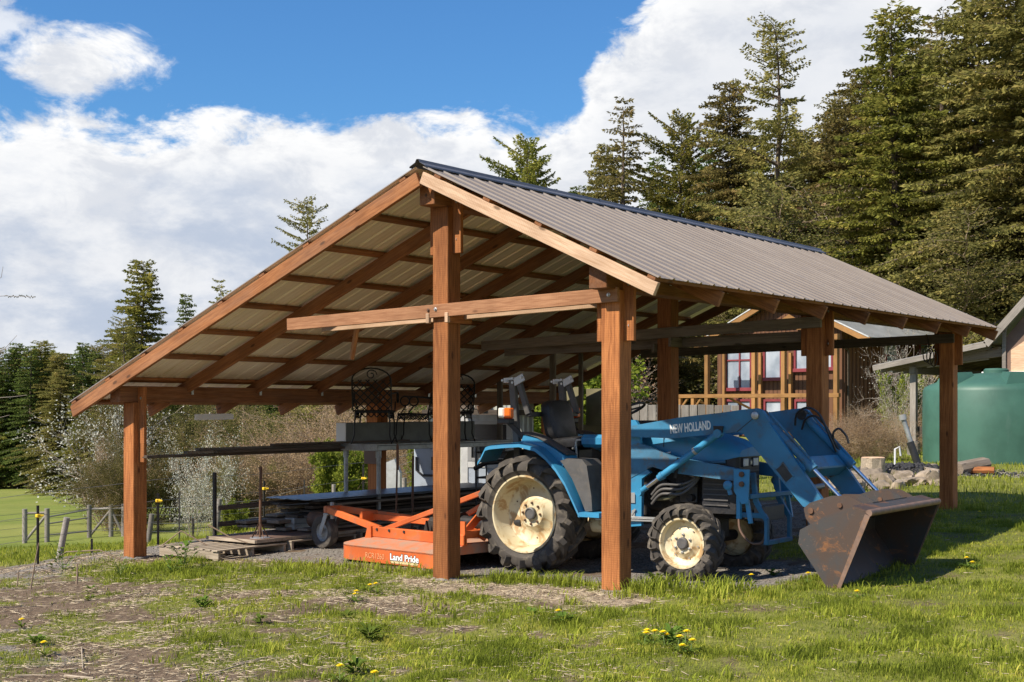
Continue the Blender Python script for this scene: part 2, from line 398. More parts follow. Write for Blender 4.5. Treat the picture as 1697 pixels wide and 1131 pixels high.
def rockf(c):
    def fn(t, p):
        o = objc(t); r = rnd(t); n = t.noise(o, 6, 8, .6, .3); n2 = t.noise(o, 30, 5, .6)
        col = t.mix(t.ss(n, .3, .7), tuple(x*.6 for x in c), tuple(min(1, x*1.25) for x in c))
        h = t.add('ShaderNodeHueSaturation'); t.link(col, h.inputs['Color']); t.link(t.math('ADD', t.math('MULTIPLY', r, .7), .6), h.inputs['Value']); t.link(h.outputs[0], p.inputs['Base Color'])
        bump(t, p, t.math('ADD', n, t.math('MULTIPLY', n2, .3)), .6, .02)
    return fn
M['rock'] = mat('field_stone', (.4, .34, .27), .85, 0, rockf((.29, .235, .175)))
M['gravel'] = mat('gravel_stone', (.2, .19, .18), .9, 0, rockf((.27, .24, .205)))
M['char'] = mat('charcoal', (.02, .02, .022), .8, 0, rockf((.03, .03, .032)))
M['bark'] = mat('conifer_bark', (.10, .075, .055), .95, 0, vary((.12, .09, .065), .5, 6, bmp=.8, stretch=(1, 1, .3)))
M['twig'] = mat('bare_twigs', (.26, .19, .13), .9)
M['twig_pale'] = mat('pale_bare_twigs', (.32, .27, .22), .9)
def foliage(name, cols, trans=.35, scale=.45):
    m = bpy.data.materials.new(name); m.use_nodes = True; t = NT(m.node_tree); t.n.clear()
    out = t.add('ShaderNodeOutputMaterial'); o = objc(t); r = rnd(t)
    at_ = t.add('ShaderNodeAttribute'); at_.attribute_name = 'tone'
    n = t.noise(o, scale, 4, .6)
    f = t.math('ADD', t.math('MULTIPLY', at_.outputs['Fac'], .62), t.math('MULTIPLY', t.ss(n, .3, .7), .38))
    c = t.mix(t.ss(f, .15, .5), cols[0], cols[1]); c = t.mix(t.ss(f, .55, .95), c, cols[2])
    h = t.add('ShaderNodeHueSaturation'); t.link(c, h.inputs['Color']); t.link(t.math('ADD', t.math('MULTIPLY', r, .35), .82), h.inputs['Value'])
    t.link(t.math('ADD', t.math('MULTIPLY', r, .03), .485), h.inputs['Hue']); c = h.outputs[0]
    a = t.add('ShaderNodeBsdfDiffuse'); b = t.add('ShaderNodeBsdfTranslucent'); mx = t.add('ShaderNodeMixShader'); mx.inputs[0].default_value = trans
    t.link(c, a.inputs[0]); t.link(c, b.inputs[0]); t.link(a.outputs[0], mx.inputs[1]); t.link(b.outputs[0], mx.inputs[2]); t.link(mx.outputs[0], out.inputs[0])
    return m
M['needle_olive'] = foliage('olive_needles', [(0.112, 0.109, 0.035), (0.232, 0.21, 0.064), (0.421, 0.326, 0.118)])
M['needle_green'] = foliage('green_needles', [(0.106, 0.119, 0.029), (0.227, 0.229, 0.048), (0.454, 0.382, 0.103)])
M['needle_dark'] = foliage('dark_needles', [(0.063, 0.091, 0.025), (0.124, 0.17, 0.043), (0.252, 0.273, 0.071)])
M['leaf_bright'] = foliage('spring_leaves', [(0.117, 0.167, 0.028), (0.235, 0.293, 0.041), (0.411, 0.43, 0.083)])
M['leaf_olive'] = foliage('olive_leaves', [(0.089, 0.093, 0.029), (0.177, 0.163, 0.057), (0.304, 0.24, 0.092)])
M['leaf_weed'] = foliage('weed_leaves', [(0.117, 0.173, 0.03), (0.253, 0.316, 0.044), (0.469, 0.46, 0.09)], .3, 5)
M['bud'] = foliage('brown_buds', [(0.224, 0.144, 0.079), (0.389, 0.266, 0.159), (0.538, 0.403, 0.251)])
M['blossom'] = foliage('white_blossom', [(0.42, 0.42, 0.34), (0.66, 0.66, 0.58), (0.8, 0.8, 0.74)], .3)
M['grass'] = foliage('grass_blades', [(0.147, 0.18, 0.025), (0.292, 0.328, 0.043), (0.663, 0.562, 0.122)], .4, 1.2)
M['straw'] = mat('dry_straw', (.42, .33, .2), .85, 0, lambda t, p: t.link(t.mix(t.add('ShaderNodeAttribute', attribute_name='tone').outputs['Fac'], (.16, .11, .07), (.62, .52, .36)), p.inputs['Base Color']))
M['dandelion'] = mat('dandelion_yellow', (.92, .74, .02), .7)
M['stem'] = mat('green_stem', (.16, .24, .06), .7)
# ---------------- ground ----------------
def masks(X, Y):
    """grass cover 0..1, gravel 0..1, straw 0..1 as the place has them"""
    u, w = uw_of(X, Y)
    n = fbm(X, Y, .55, 11); n2 = fbm(X, Y, 1.7, 17); n3 = fbm(X, Y, 5.0, 23, 3)
    pad = sst(Y, .15, .7)*np.maximum(sst(-X, .1, .7), sst(-X, -1.3, -.7)*sst(3.0 - Y, 0, .8))*sst(9.8 - Y, 0, 1.2)*sst(X + 8.3, 0, .8)           # under the roof
    px = 858.3 + 2216.5*u/np.maximum(w, 1)
    lawn = sst(px + (n-.5)*900, 240, 760)
    berm = sst(-X, 6.2, 7.4)*sst(w, 21.5, 16.0)
    near = sst(w, 24, 19)
    grass = .42*lawn + .36 + (n2-.5)*1.35 + (n3-.5)*.95
    green_p = np.exp(-(((X+3.6)/2.6)**2 + ((Y+.75)/.55)**2)) + .8*np.exp(-(((X+5.2)/1.6)**2 + ((Y+.6)/.5)**2))
    grass = grass + green_p*.5
    strip = np.exp(-((Y+.42)/.42)**2)*sst(-X, -.9, -.3)*sst(X+2.9, 0, .8)           # worn strip in front of the bay
    strip = np.maximum(strip, .75*np.exp(-(((X+1.6)/1.0)**2 + ((Y+1.2)/.45)**2)))
    grass = grass - strip*.85
    tl = np.exp(-((Y - .02)/.14)**2)*sst(-X, -1.2, -.2)*sst(X+1.6, 0, .3)
    grass = np.maximum(grass, tl*.95*(n3 > .38))
    grass = np.clip(grass, 0, 1)*(1-pad) * (1 - berm*.75)
    right = sst(px, 1150, 1300)*(1-pad)
    grass = np.maximum(grass, right*(.62 + (n2-.5)*.6))
    grass = np.where(near > 0, grass*near + (1-near)*.95*(1-pad), .95*(1-pad))
    # ash and bare earth beside the stone ring
    p0 = at(1560, 27.5); ash = np.exp(-(((X-p0.x)/2.8)**2 + ((Y-p0.y)/1.1)**2)**2)
    grass = grass*(1-ash)
    gravel = np.clip(pad*sst(n2 + (Y < 3)*.1, .25, .6) + berm*sst(n, .35, .6) + ash + sst(260 + (n-.5)*500 - px, 0, 200)*near*sst(n2, .4, .6)*.8, 0, 1)
    straw = np.clip(strip*1.1 + sst(n2, .42, .62)*.55*near*(1-lawn*.6), 0, 1)
    return grass, gravel, straw
def build_ground():
    ua = np.concatenate([-np.geomspace(420, 11, 46), np.arange(-10.5, 10.6, .13), np.geomspace(11, 420, 46)])
    wa = np.concatenate([-np.geomspace(300, 6, 14), np.arange(-5, 6, 1.0), np.arange(6.2, 26, .13), np.geomspace(26.3, 520, 70)])
    U, W = np.meshgrid(ua, wa); X = CAMX + U*CTH - W*STH; Y = CAMY + U*STH + W*CTH
    Z = gz(X, Y); nu, nw = len(ua), len(wa)
    co = np.stack([X, Y, Z], -1).reshape(-1, 3)
    i = np.arange(nw-1)[:, None]*nu + np.arange(nu-1)[None]; f = np.stack([i, i+1, i+nu+1, i+nu], -1).reshape(-1, 4)
    me = bpy.data.meshes.new('ground'); me.vertices.add(len(co)); me.vertices.foreach_set('co', co.astype('f').ravel())
    me.loops.add(f.size); me.loops.foreach_set('vertex_index', f.astype('i').ravel())
    me.polygons.add(len(f)); me.polygons.foreach_set('loop_start', np.arange(0, f.size, 4, dtype='i')); me.update(calc_edges=True)
    me.polygons.foreach_set('use_smooth', np.ones(len(f), bool))
    gr, gv, stw = masks(X, Y)
    for nm, a in (('grass', gr), ('gravel', gv), ('straw', stw)):
        at_ = me.attributes.new(nm, 'FLOAT', 'POINT'); at_.data.foreach_set('value', a.astype('f').ravel())
    def fn(t, p):
        o = objc(t); A = lambda n: t.add('ShaderNodeAttribute', attribute_name=n).outputs['Fac']
        n1 = t.noise(o, 2.2, 8, .65); n2 = t.noise(o, 14, 6, .7); n3 = t.noise(o, 70, 4, .7); big = t.noise(o, .06, 4, .5); mid = t.noise(t.mapping(o, (1, 1, 1)), .35, 6, .6)
        soil = t.mix(t.ss(n2, .3, .7), (.10, .070, .048), (.21, .155, .105))
        vo = t.add('ShaderNodeTexVoronoi'); t.link(o, vo.inputs['Vector']); vo.inputs['Scale'].default_value = 60
        grav = t.mix(t.ss(vo.outputs['Color'], .1, .9), (.11, .10, .09), (.31, .285, .25)); grav = t.mix(t.ss(n1, .5, .75), grav, (.20, .155, .115))
        straw = t.mix(t.ss(t.noise(t.mapping(o, (30, 4, 4)), 2.0, 6, .7, 1.5), .35, .65), (.19, .14, .095), (.46, .37, .26))
        nf = t.noise(o, 5.5, 8, .7); gr_lo = t.mix(t.ss(n2, .3, .7), (.075, .090, .018), (.17, .185, .038))
        gr_hi = t.mix(t.ss(nf, .35, .7), (.15, .165, .032), (.28, .27, .07))
        grass = t.mix(t.ss(mid, .35, .65), gr_lo, gr_hi); grass = t.mix(t.math('MULTIPLY', t.ss(n3, .45, .75), .35), grass, (.27, .26, .10))
        far = t.mix(t.ss(big, .35, .65), (.15, .215, .035), (.25, .27, .07)); 
        g_ = A('grass'); edge = t.math('ADD', g_, t.math('MULTIPLY', t.math('SUBTRACT', t.math('ADD', t.math('MULTIPLY', n1, .5), t.math('MULTIPLY', n2, .5)), .5), 1.1))
        c = t.mix(t.ss(t.math('ADD', A('gravel'), t.math('MULTIPLY', t.math('SUBTRACT', n2, .5), .8)), .35, .65), soil, grav)
        c = t.mix(t.ss(t.math('ADD', A('straw'), t.math('MULTIPLY', t.math('SUBTRACT', n2, .5), 1.0)), .4, .8), c, straw)
        sep = t.add('ShaderNodeSeparateXYZ'); t.link(o, sep.inputs[0])
        dist = t.math('ADD', t.math('MULTIPLY', t.math('SUBTRACT', sep.outputs[0], CAMX), -STH), t.math('MULTIPLY', t.math('SUBTRACT', sep.outputs[1], CAMY), CTH))
        grass = t.mix(t.ss(dist, 24, 45), grass, t.mix(.45, far, grass))
        c = t.mix(t.ss(edge, .32, .62), c, grass); t.link(c, p.inputs['Base Color'])
        bump(t, p, t.math('ADD', t.math('MULTIPLY', n2, 1.0), t.math('MULTIPLY', n3, .6)), .7, .03)
    me.materials.append(mat('ground_cover', (.1, .1, .05), .95, 0, fn, .15))
    o = bpy.data.objects.new('ground', me); COL.objects.link(o); o['kind'] = 'structure'
build_ground()

# ---------------- the pavilion ----------------
PV = empty('open_shed', (0, 0, 0), 0, 'open timber pole shed with brown metal gable roof sheltering the tractor', 'shed')
XM, XL, YM, YB = -1.93, -6.70, 4.13, 8.36
YF, YE = -0.405, 8.43                      # roof ends
ZR, ZRT, ZLT, XR, XE = 3.88, 2.688, 1.68, .646, -7.39
def roofz(x): return ZR + (ZRT-ZR)*(x-XM)/(XR-XM) if x > XM else ZR + (ZLT-ZR)*(XM-x)/(XM-XE)
def gz0(x, y): return float(gz(x, y, False))
beam_top = {0: 2.80, XM: 3.69, XL: 1.84}
BW = .19
for x in (0, XM, XL):
    for y in (0, YM, YB):
        zb = gz0(x, y); zt = beam_top[x] - BW
        board('post', (x, y, zb-.3), (x, y, zt), .19, .19, M['cedar'], PV, up=(0, 1, 0), bev=.006)
        f = MB(); f.lathe([(0, zb-.08), (.15, zb-.08), (.145, zb+.005), (.12, zb+.022), (0, zb+.022)], (x, y, 0), seg=14)
        for k, v in enumerate(f.v): f.v[k] = (v[0]+random.uniform(-.012, .012), v[1]+random.uniform(-.012, .012), v[2]+random.uniform(-.008, .008))
        f.build('footing', M['concrete'], PV)
    # beam running back over the posts, its end block standing out at the front
    board('ridge_beam' if x == XM else 'eave_beam', (x-.012, -.275, beam_top[x]-BW/2), (x-.012, YB+.2, beam_top[x]-BW/2), BW-.006, BW, M['cedar_beam'], PV, bev=.006)
    for y in (0, YM, YB):
        for s in (-1, 1):
            L = .62 if x != XL else .66
            sb = board('splice_board', (x+s*.116, y+.0, beam_top[x]-.012-L), (x+s*.116, y+.0, beam_top[x]-.012), .15, .042, M['cedar'], PV, up=(0, 1, 0) if False else (0, 1, 0))
            if s == 1 and y < 5:
                for (dy, dz) in ((-.02, .14), (.035, .30), (-.01, .50)):
                    b = MB(); b.lathe([(0, 0), (.019, 0), (.019, .004), (.011, .006), (.010, .014), (0, .014)], (x+.137, y+dy, beam_top[x]-dz), (1, 0, 0), 10); b.build('bolt', M['galv'], PV, smooth=30)
# rafters in pairs
nr = 9; ys = [YF+.03 + i*(YE-YF-.08)/(nr-1) for i in range(nr)]
def slope_pt(x, off): # point under the roof surface, measured square to the slope
    return roofz(x) - off
def rafter(y, side, d=.14, matl=None, name='rafter'):
    if side == 'R':
        x0, x1 = XM+.02, XR-.01; ang = math.atan2(ZRT-ZR, XR-XM)
    else:
        x0, x1 = XM-.02, XE+.01; ang = math.atan2(ZLT-ZR, XM-XE)
    off = (.022 + .040 + d/2)/math.cos(ang)
    return board(name, (x0, y, roofz(x0)-off), (x1, y, roofz(x1)-off), .042, d, matl or M['cedar_beam'], PV)
for i, y in enumerate(ys):
    rafter(y, 'L'); rafter(y, 'R', matl=M['pale_wood'] if i == 0 else None, d=.115 if i == 0 else .14)
def purlin(x, mt='cedar_beam'):
    z = roofz(x); ang = math.atan2(ZRT-ZR, XR-XM) if x > XM else math.atan2(ZR-ZLT, XM-XE)
    # one length per bay so the joints show over the rafters
    board('purlin', (x, YF+.01, z-.043/math.cos(ang)), (x, YE-.01, z-.043/math.cos(ang)), .085, .036, M[mt], PV, roll=-ang)
nl = 9
for k in range(nl): purlin(XM-.22 - k*(XM-XE-.27)/(nl-1))
for k in range(5): purlin(XM+.22 + k*(XR-XM-.27)/4)
for x in (XM, 0, XL): pass
# galvanised hurricane ties on the right-hand eave beam
for y in ys[1:]:
    for x, s in ((0, 1), (XL, 1), (XM, 1)):
        b = MB(); b.box((x+s*.1035-.012, y+.05, beam_top[x]-.03), (.004, .035, .13)); b.build('rafter_tie', M['galv'], PV)
# corrugated sheets
def sheet(y0, y1, side):
    pitch = .2286; rib = .0135; prof = []
    y = y0
    base = []
    k0 = int(round((y0-YF)/pitch)); n = int(round((y1-y0)/pitch))
    for k in range(n):
        a = y0 + k*pitch
        base += [(a, 0), (a+.012, rib), (a+.034, rib), (a+.046, 0), (a+.098, 0), (a+.103, .0022), (a+.113, .0022), (a+.118, 0), (a+.165, 0), (a+.170, .0022), (a+.180, .0022), (a+.185, 0)]
    base.append((y1, 0))
    if side == 'R': xs = [XM+.06, XR+.03]
    else: xs = [XM-.06, XE-.03]
    ang = math.atan2(roofz(xs[0])-roofz(xs[1]), abs(xs[1]-xs[0])); sx = math.sin(ang)*(1 if side == 'R' else -1); cz = math.cos(ang)
    dirx = Vector((xs[1]-xs[0], 0, roofz(xs[1])-roofz(xs[0]))); L = dirx.length
    nx = 6; m = MB(); nb = len(base)
    jit = [random.uniform(-.0015, .0015) for _ in range(nx+1)]
    for layer, th in ((0, 0), (1, -.0025)):
        for i in range(nx+1):
            t_ = i/nx; P = Vector((xs[0], 0, roofz(xs[0]))) + dirx*t_
            for (yy, h) in base:
                hh = h - .021 + th + jit[i]; m.v.append((P.x + sx*hh, yy, P.z + cz*hh))
    def q(a, b, c, d, mi): m.f.append((a, b, c, d)); m.m.append(mi)
    N = (nx+1)*nb
    for i in range(nx):
        for j in range(nb-1):
            a = i*nb+j; q(a, a+1, a+nb+1, a+nb, 0); q(a+N, a+nb+N, a+nb+1+N, a+1+N, 1)
    for j in range(nb-1):
        a = j; q(a, a+N, a+1+N, a+1, 0); a = nx*nb+j; q(a, a+1, a+1+N, a+N, 0)
    for i in range(nx):
        a = i*nb; q(a, a+nb, a+nb+N, a+N, 0); a = i*nb+nb-1; q(a, a+N, a+nb+N, a+nb, 0)
    # local frame: X runs down the slope so the streaks follow the sheet
    return m.build('roof_sheet', [M['roof_top'], M['roof_under']], PV, fix=False)
W_ = .2286*4; n_full = int((YE-YF)/W_)
for side in 'RL':
    y = YF
    for k in range(n_full+1):
        y1 = min(y+W_, YF + .2286*round((YE-YF)/.2286))
        if y1-y > .1: sheet(y, y1-.0008, side)
        y = y1
# ridge cap: folded strip sitting on the ribs, leaving dark gaps between them
for (ya, yb) in ((YF-.02, 2.62), (2.60, 5.60), (5.58, YE+.03)):
    m = MB(); hs = []
    sr = (ZRT-ZR)/(XR-XM); sl = (ZLT-ZR)/(XM-XE)
    pr = [(XM-.10, ZR+sl*.10-.002), (XM-.095, ZR+sl*.095+.008), (XM-.03, ZR+sl*.03+.012), (XM-.012, ZR+.030), (XM+.012, ZR+.030), (XM+.03, ZR+sr*.03+.012), (XM+.095, ZR+sr*.095+.008), (XM+.10, ZR+sr*.10-.002)]
    pr2 = [(a, b-.003) for a, b in reversed(pr)]
    m.prism(pr+pr2, ya, yb); m.build('ridge_cap', M['cap'], PV)
# roofing screws (too small to pick apart)
m = MB()
for k in range(5):
    x = XM+.22 + k*(XR-XM-.27)/4
    yy = YF+.06
    while yy < YE:
        for dy in (0, .0,):
            z = roofz(x); m.lathe([(.005, 0), (.005, .004), (.002, .006), (0, .006)], (x+.003, yy+.012, z-.019), (.42, 0, .9), 5)
        yy += .2286
o = m.build('roofing_screws', M['galv'], PV); o['kind'] = 'stuff'
# collar beams
def collar(y, xl, xr, zl, zr, mt):
    board('collar_beam', (xl, y, zl), (xr, y, zr), .04, .125, M[mt], PV)
collar(-.12, -3.99, .10, 2.455, 2.565, 'collar'); 
board('collar_beam', (-3.72, .12, 2.43), (-.12, .12, 2.535), .04, .10, M['white_board'] if 'white_board' in M else M['pale_wood'], PV)
for (dx) in (-.075, .105):
    board('collar_block', (XM+dx, -.05+.0, 2.38), (XM+dx, -.05, 2.50), .04, .04, M['pale_wood'], PV, up=(0, 1, 0)) if False else None
board('collar_block', (XM-.118, -.13, 2.395), (XM-.118, -.13, 2.49), .04, .04, M['pale_wood'], PV, up=(0, 1, 0))
board('collar_block', (XM+.118, -.13, 2.395), (XM+.118, -.13, 2.49), .04, .04, M['pale_wood'], PV, up=(0, 1, 0))
board('collar_block', (XM+.118, -.11, 2.445), (XM+.118, .22, 2.445), .04, .10, M['cedar'], PV)
for x, z in ((XM-.02, 2.525), (.01, 2.565), (XM-.11, 2.52)):
    b = MB(); b.lathe([(0, 0), (.019, 0), (.019, .004), (.011, .006), (.010, .016), (0, .016)], (x, -.14, z), (0, -1, 0), 10); b.build('bolt', M['galv'] if x != XM-.11 else M['rust'], PV, smooth=30)
collar(YM-.12, -4.7, .10, 2.40, 2.54, 'old_wood'); collar(YB-.12, -4.86, .12, 2.43, 2.53, 'dark_wood')
board('collar_block', (XM+.118, YM-.16, 2.37), (XM+.118, YM+.3, 2.37), .04, .11, M['old_wood'], PV)
board('collar_block', (XM-.118, YM-.16, 2.30), (XM-.118, YM+.3, 2.30), .04, .11, M['old_wood'], PV)
board('tie_beam', (-4.5, YM+.12, 2.33), (.0, YM+.12, 2.40), .04, .12, M['old_wood'], PV)
# short loose brace hanging from the collar
board('brace', (-3.30, .2, 2.44), (-3.62, .45, 2.13), .04, .09, M['fir_frame'] if False else M['collar'], PV)
# knee block on the left post and small white board beyond it
board('knee_block', (XL+.118, -.0, .95), (XL+.118, 0, 1.30), .14, .04, M['cedar'], PV, up=(0, 1, 0))
board('white_board', (XL-.15, 1.0, 1.47), (XL-.15, 1.62, 1.475), .02, .075, M['white'], PV)
# drop boards hanging from the rafters to the storage frames
for (x, y, zt, zb, w) in ((-6.1, 6.2, None, .95, .09), (-5.15, 6.25, None, .7, .10), (-5.3, 7.2, None, .8, .07)):
    board('hanging_board', (x, y, zb), (x, y, roofz(x)-.10), w, .04, M['old_wood'], PV, up=(0, 1, 0))
# hook and chain loops at the far eave corner
m = MB()
p = Vector((-.25, YB-.15, 2.46))
for k in range(3):
    m.tube([p + Vector((math.cos(a)*.05+.05*k, 0, math.sin(a)*.11-.14-.03*k)) for a in np.linspace(0, 2*PI, 13)], .008, 5)
m.tube([p + Vector((.02, 0, .1)), p + Vector((.03, 0, -.04))], .008, 5)
m.build('hanging_chain', M['iron'], PV)
# ---------------- text helper ----------------
def text_mesh(s, size, depth=.002, bold=0.0, sx=1.0, shear=0.0):
    cu = bpy.data.curves.new('lettering', 'FONT'); cu.body = s; cu.size = size; cu.extrude = depth; cu.offset = bold; cu.align_x = 'LEFT'; cu.shear = shear
    cu.resolution_u = 3
    o = bpy.data.objects.new('lettering', cu); COL.objects.link(o)
    dg = bpy.context.evaluated_depsgraph_get(); me = bpy.data.meshes.new_from_object(o.evaluated_get(dg)); bpy.data.objects.remove(o)
    me.transform(Matrix.Diagonal((sx, 1, 1, 1))); return me
def lettering(s, size, mt, parent, origin, xdir, zdir, width=None, name='lettering', bold=0.0, sx=1.0, depth=.0015, shear=0.0):
    me = text_mesh(s, size, depth, bold, sx, shear); me.materials.clear(); me.materials.append(mt)
    if width:
        xs = [v.co.x for v in me.vertices]; k = width/(max(xs)-min(xs)); me.transform(Matrix.Diagonal((k, 1, 1, 1)))
    x = Vector(xdir).normalized(); z = Vector(zdir); z = (z - x*z.dot(x)).normalized(); n = x.cross(z)
    R = Matrix((x, z, n)).transposed().to_4x4()
    o = bpy.data.objects.new(name, me); COL.objects.link(o); o.parent = parent; o.matrix_local = Matrix.Translation(origin) @ R; return o

# ---------------- wheels ----------------
def tyre_mesh(R, W, rr, nl, lug_h):
    m = MB(); hw = W/2; k = R - lug_h; lw = 1.3 if R > .5 else 1.0
    prof = [(rr-.012, -hw*.72), (rr+.02, -hw*.80), (rr+(k-rr)*.35, -hw*.98), (rr+(k-rr)*.7, -hw*.97), (k-.018, -hw*.84), (k, -hw*.55), (k+.006, 0),
            (k, hw*.55), (k-.018, hw*.84), (rr+(k-rr)*.7, hw*.97), (rr+(k-rr)*.35, hw*.98), (rr+.02, hw*.80), (rr-.012, hw*.72)]
    m.lathe(prof, (0, 0, 0), (0, 1, 0), 64)
    for side in (-1, 1):
        for i in range(nl):
            a0 = 2*PI*(i + (.5 if side > 0 else 0))/nl
            st = []
            for (s, hgt, wd, base) in ((-.06, .92, .018, 0), (.30, 1, .02, 0), (.62, 1, .023, 0), (.90, .95, .028, -.01), (1.03, .25, .030, -.03), (1.05, -.1, .026, -.085)):
                y = side*s*hw; a = a0 + s*.40*(.6/R)**.3
                rt = k + base + lug_h*max(hgt, 0)*1.0; rb = k + base - .012
                if s > 1: rt = k + base + lug_h*hgt; rb = rt - .012
                rad = Vector((math.cos(a), 0, math.sin(a))); tan = Vector((-math.sin(a), 0, math.cos(a)))
                # lug runs diagonally: widen square to its run
                run = (tan*(.40*R) + Vector((0, side*hw, 0))).normalized(); nrm = rad.cross(run).normalized()
                out = Vector((0, side*.012*max(0, s-.9)*6, 0))
                c0 = rad*rb + Vector((0, y*.985, 0)); c1 = rad*rt + Vector((0, y, 0)) + out
                st.append([c0 + nrm*wd*lw*1.35, c1 + nrm*wd*lw*.85, c1 - nrm*wd*lw*.85, c0 - nrm*wd*lw*1.35])
            m.loft(st)
    return m
def make_wheel(parent, c, R, W, rr, nl, lug_h, side, rear):
    """side=-1: outer face towards -y"""
    w = bpy.data.objects.new('wheel', None); COL.objects.link(w); w.parent = parent; w.location = c; w.rotation_euler = (0, random.uniform(0, 1), 0)
    tyre_mesh(R, W, rr, nl, lug_h).build('tyre', M['rubber'], w, smooth=35)
    hw = W/2; s = side; m = MB()
    o = s*hw
    if rear:
        prof = [(rr+.012, o*.80), (rr+.010, o*.86), (rr-.006, o*.86), (rr-.02, o*.74), (rr-.028, o*.45), (rr-.045, o*.05), (rr-.06, -o*.28), (rr-.105, -o*.40), (rr-.14, -o*.42), (.20, -o*.36), (.160, -o*.18), (.135, -o*.02), (.0, o*.0)]
    else:
        prof = [(rr+.010, o*.82), (rr+.008, o*.90), (rr-.006, o*.90), (rr-.016, o*.74), (rr-.022, o*.45), (rr-.055, o*.30), (rr-.075, o*.18), (.125, o*.34), (.10, o*.56), (.05, o*.58), (0, o*.58)]
    m.lathe(prof, (0, 0, 0), (0, 1, 0), 48)
    m.lathe([(rr-.028, -o*.85), (rr-.03, o*.2)], (0, 0, 0), (0, 1, 0), 40)
    m.build('rim', M['rim'], w, smooth=35, fix=False)
    hb = MB(); h0 = prof[-1][1]
    if rear: hb.lathe([(.062, h0), (.062, h0+s*.035), (.05, h0+s*.042), (.046, h0+s*.034), (0, h0+s*.034)], (0, 0, 0), (0, 1, 0), 24)
    else: hb.lathe([(.058, h0), (.056, h0+s*.022), (.046, h0+s*.03), (0, h0+s*.03)], (0, 0, 0), (0, 1, 0), 24)
    hb.build('hub_cap', M['grey_plastic'], w, smooth=30)
    nb = MB(); n = 8 if rear else 6; br = .108 if rear else .085
    for i in range(n):
        a = 2*PI*i/n; nb.lathe([(.013, 0), (.013, s*.014), (.006, s*.016), (.005, s*.024), (0, s*.024)], (br*math.cos(a), h0 - s*.001, br*math.sin(a)), (0, 1, 0), 6)
    for i in range(6):
        a = 2*PI*i/6+.4; q = rr-.13 if rear else rr-.085; nb.lathe([(.008, 0), (.008, s*.006), (0, s*.006)], (q*math.cos(a), (-o*.42) if rear else o*.30, q*math.sin(a)), (0, 1, 0), 6)
    nb.build('wheel_bolts', M['rust'] if rear else M['silver'], w)['kind'] = 'stuff'
    return w

# ---------------- tractor ----------------
T = empty('tractor', (-1.80, 1.74, -.08), math.radians(1.0), 'blue compact tractor with front loader, cream wheel rims and dumped rusty bucket', 'tractor')
make_wheel(T, (0, -.56, .59), .596, .34, .385, 17, .044, -1, True)
make_wheel(T, (0, .56, .59), .596, .34, .385, 17, .044, 1, True)
make_wheel(T, (1.785, -.55, .395), .372, .215, .232, 18, .024, -1, False)
make_wheel(T, (1.785, .50, .395), .372, .215, .232, 18, .024, 1, False)
# hood: lofted shell
def hood_ring(x, zt, zb, hw, crown=.03):
    kq = min(.13, (zt-zb)*.6); kr = min(.045, (zt-zb)*.3); return [(x, -hw, zb), (x, -hw-.004, zt-kq), (x, -hw+.03, zt-kr), (x, -hw*.62, zt-.01), (x, 0, zt+crown*.3), (x, hw*.62, zt-.01), (x, hw-.03, zt-kr), (x, hw+.004, zt-kq), (x, hw, zb)]
m = MB(); rings = [hood_ring(1.02, 1.50, 1.20, .29), hood_ring(1.12, 1.52, 1.19, .30), hood_ring(1.5, 1.47, 1.175, .295), hood_ring(1.85, 1.42, 1.16, .285), hood_ring(2.04, 1.375, 1.17, .275), hood_ring(2.14, 1.33, 1.195, .262), hood_ring(2.195, 1.285, 1.205, .245)]
m.loft(rings); m.build('hood', M['blue'], T, smooth=50)
m = MB(); m.box((1.40, -.303, 1.36), (.006, .004, .15)); m.box((1.40, .303, 1.36), (.006, .004, .15)); m.build('hood_seam', M['black'], T)
m = MB(); m.box((1.6, 0, 1.155), (.9, .57, .03), None, 0, .008); m.build('hood_skirt', M['blue_worn'], T)
m = MB(); m.loft([[(x, -hw, zb), (x, -hw, zt), (x, hw, zt), (x, hw, zb)] for x, hw, zb, zt in ((1.80, .262, .66, 1.165), (2.06, .255, .66, 1.18), (2.14, .235, .66, 1.225), (2.17, .21, .68, 1.215))]); m.build('nose_panel', M['black'], T)
m = MB()
for k in range(9): m.box((2.174, 0, .72+k*.043), (.012, .38, .012))
for k in range(8): m.box((1.95, -.268, .74+k*.05), (.26, .012, .012))
m.build('grille_slats', M['grey_plastic'], T)
m = MB(); m.box((2.175, 0, 1.145), (.02, .075, .06), None, 0, .008); m.build('badge_plate', M['grey_plastic'], T)
m = MB(); m.lathe([(.018, 0), (.018, .004), (0, .004)], (2.186, 0, 1.145), (1, 0, 0), 14); m.build('badge', M['silver'], T)
for y in (-.105, .105):
    m = MB(); m.box((2.178, y, 1.148), (.025, .10, .075), None, 0, .012); h = m.build('headlight', M['clear_lens'], T)
    m = MB(); m.box((2.17, y, 1.148), (.025, .115, .09), None, 0, .01); m.build('bezel', M['black'], h)
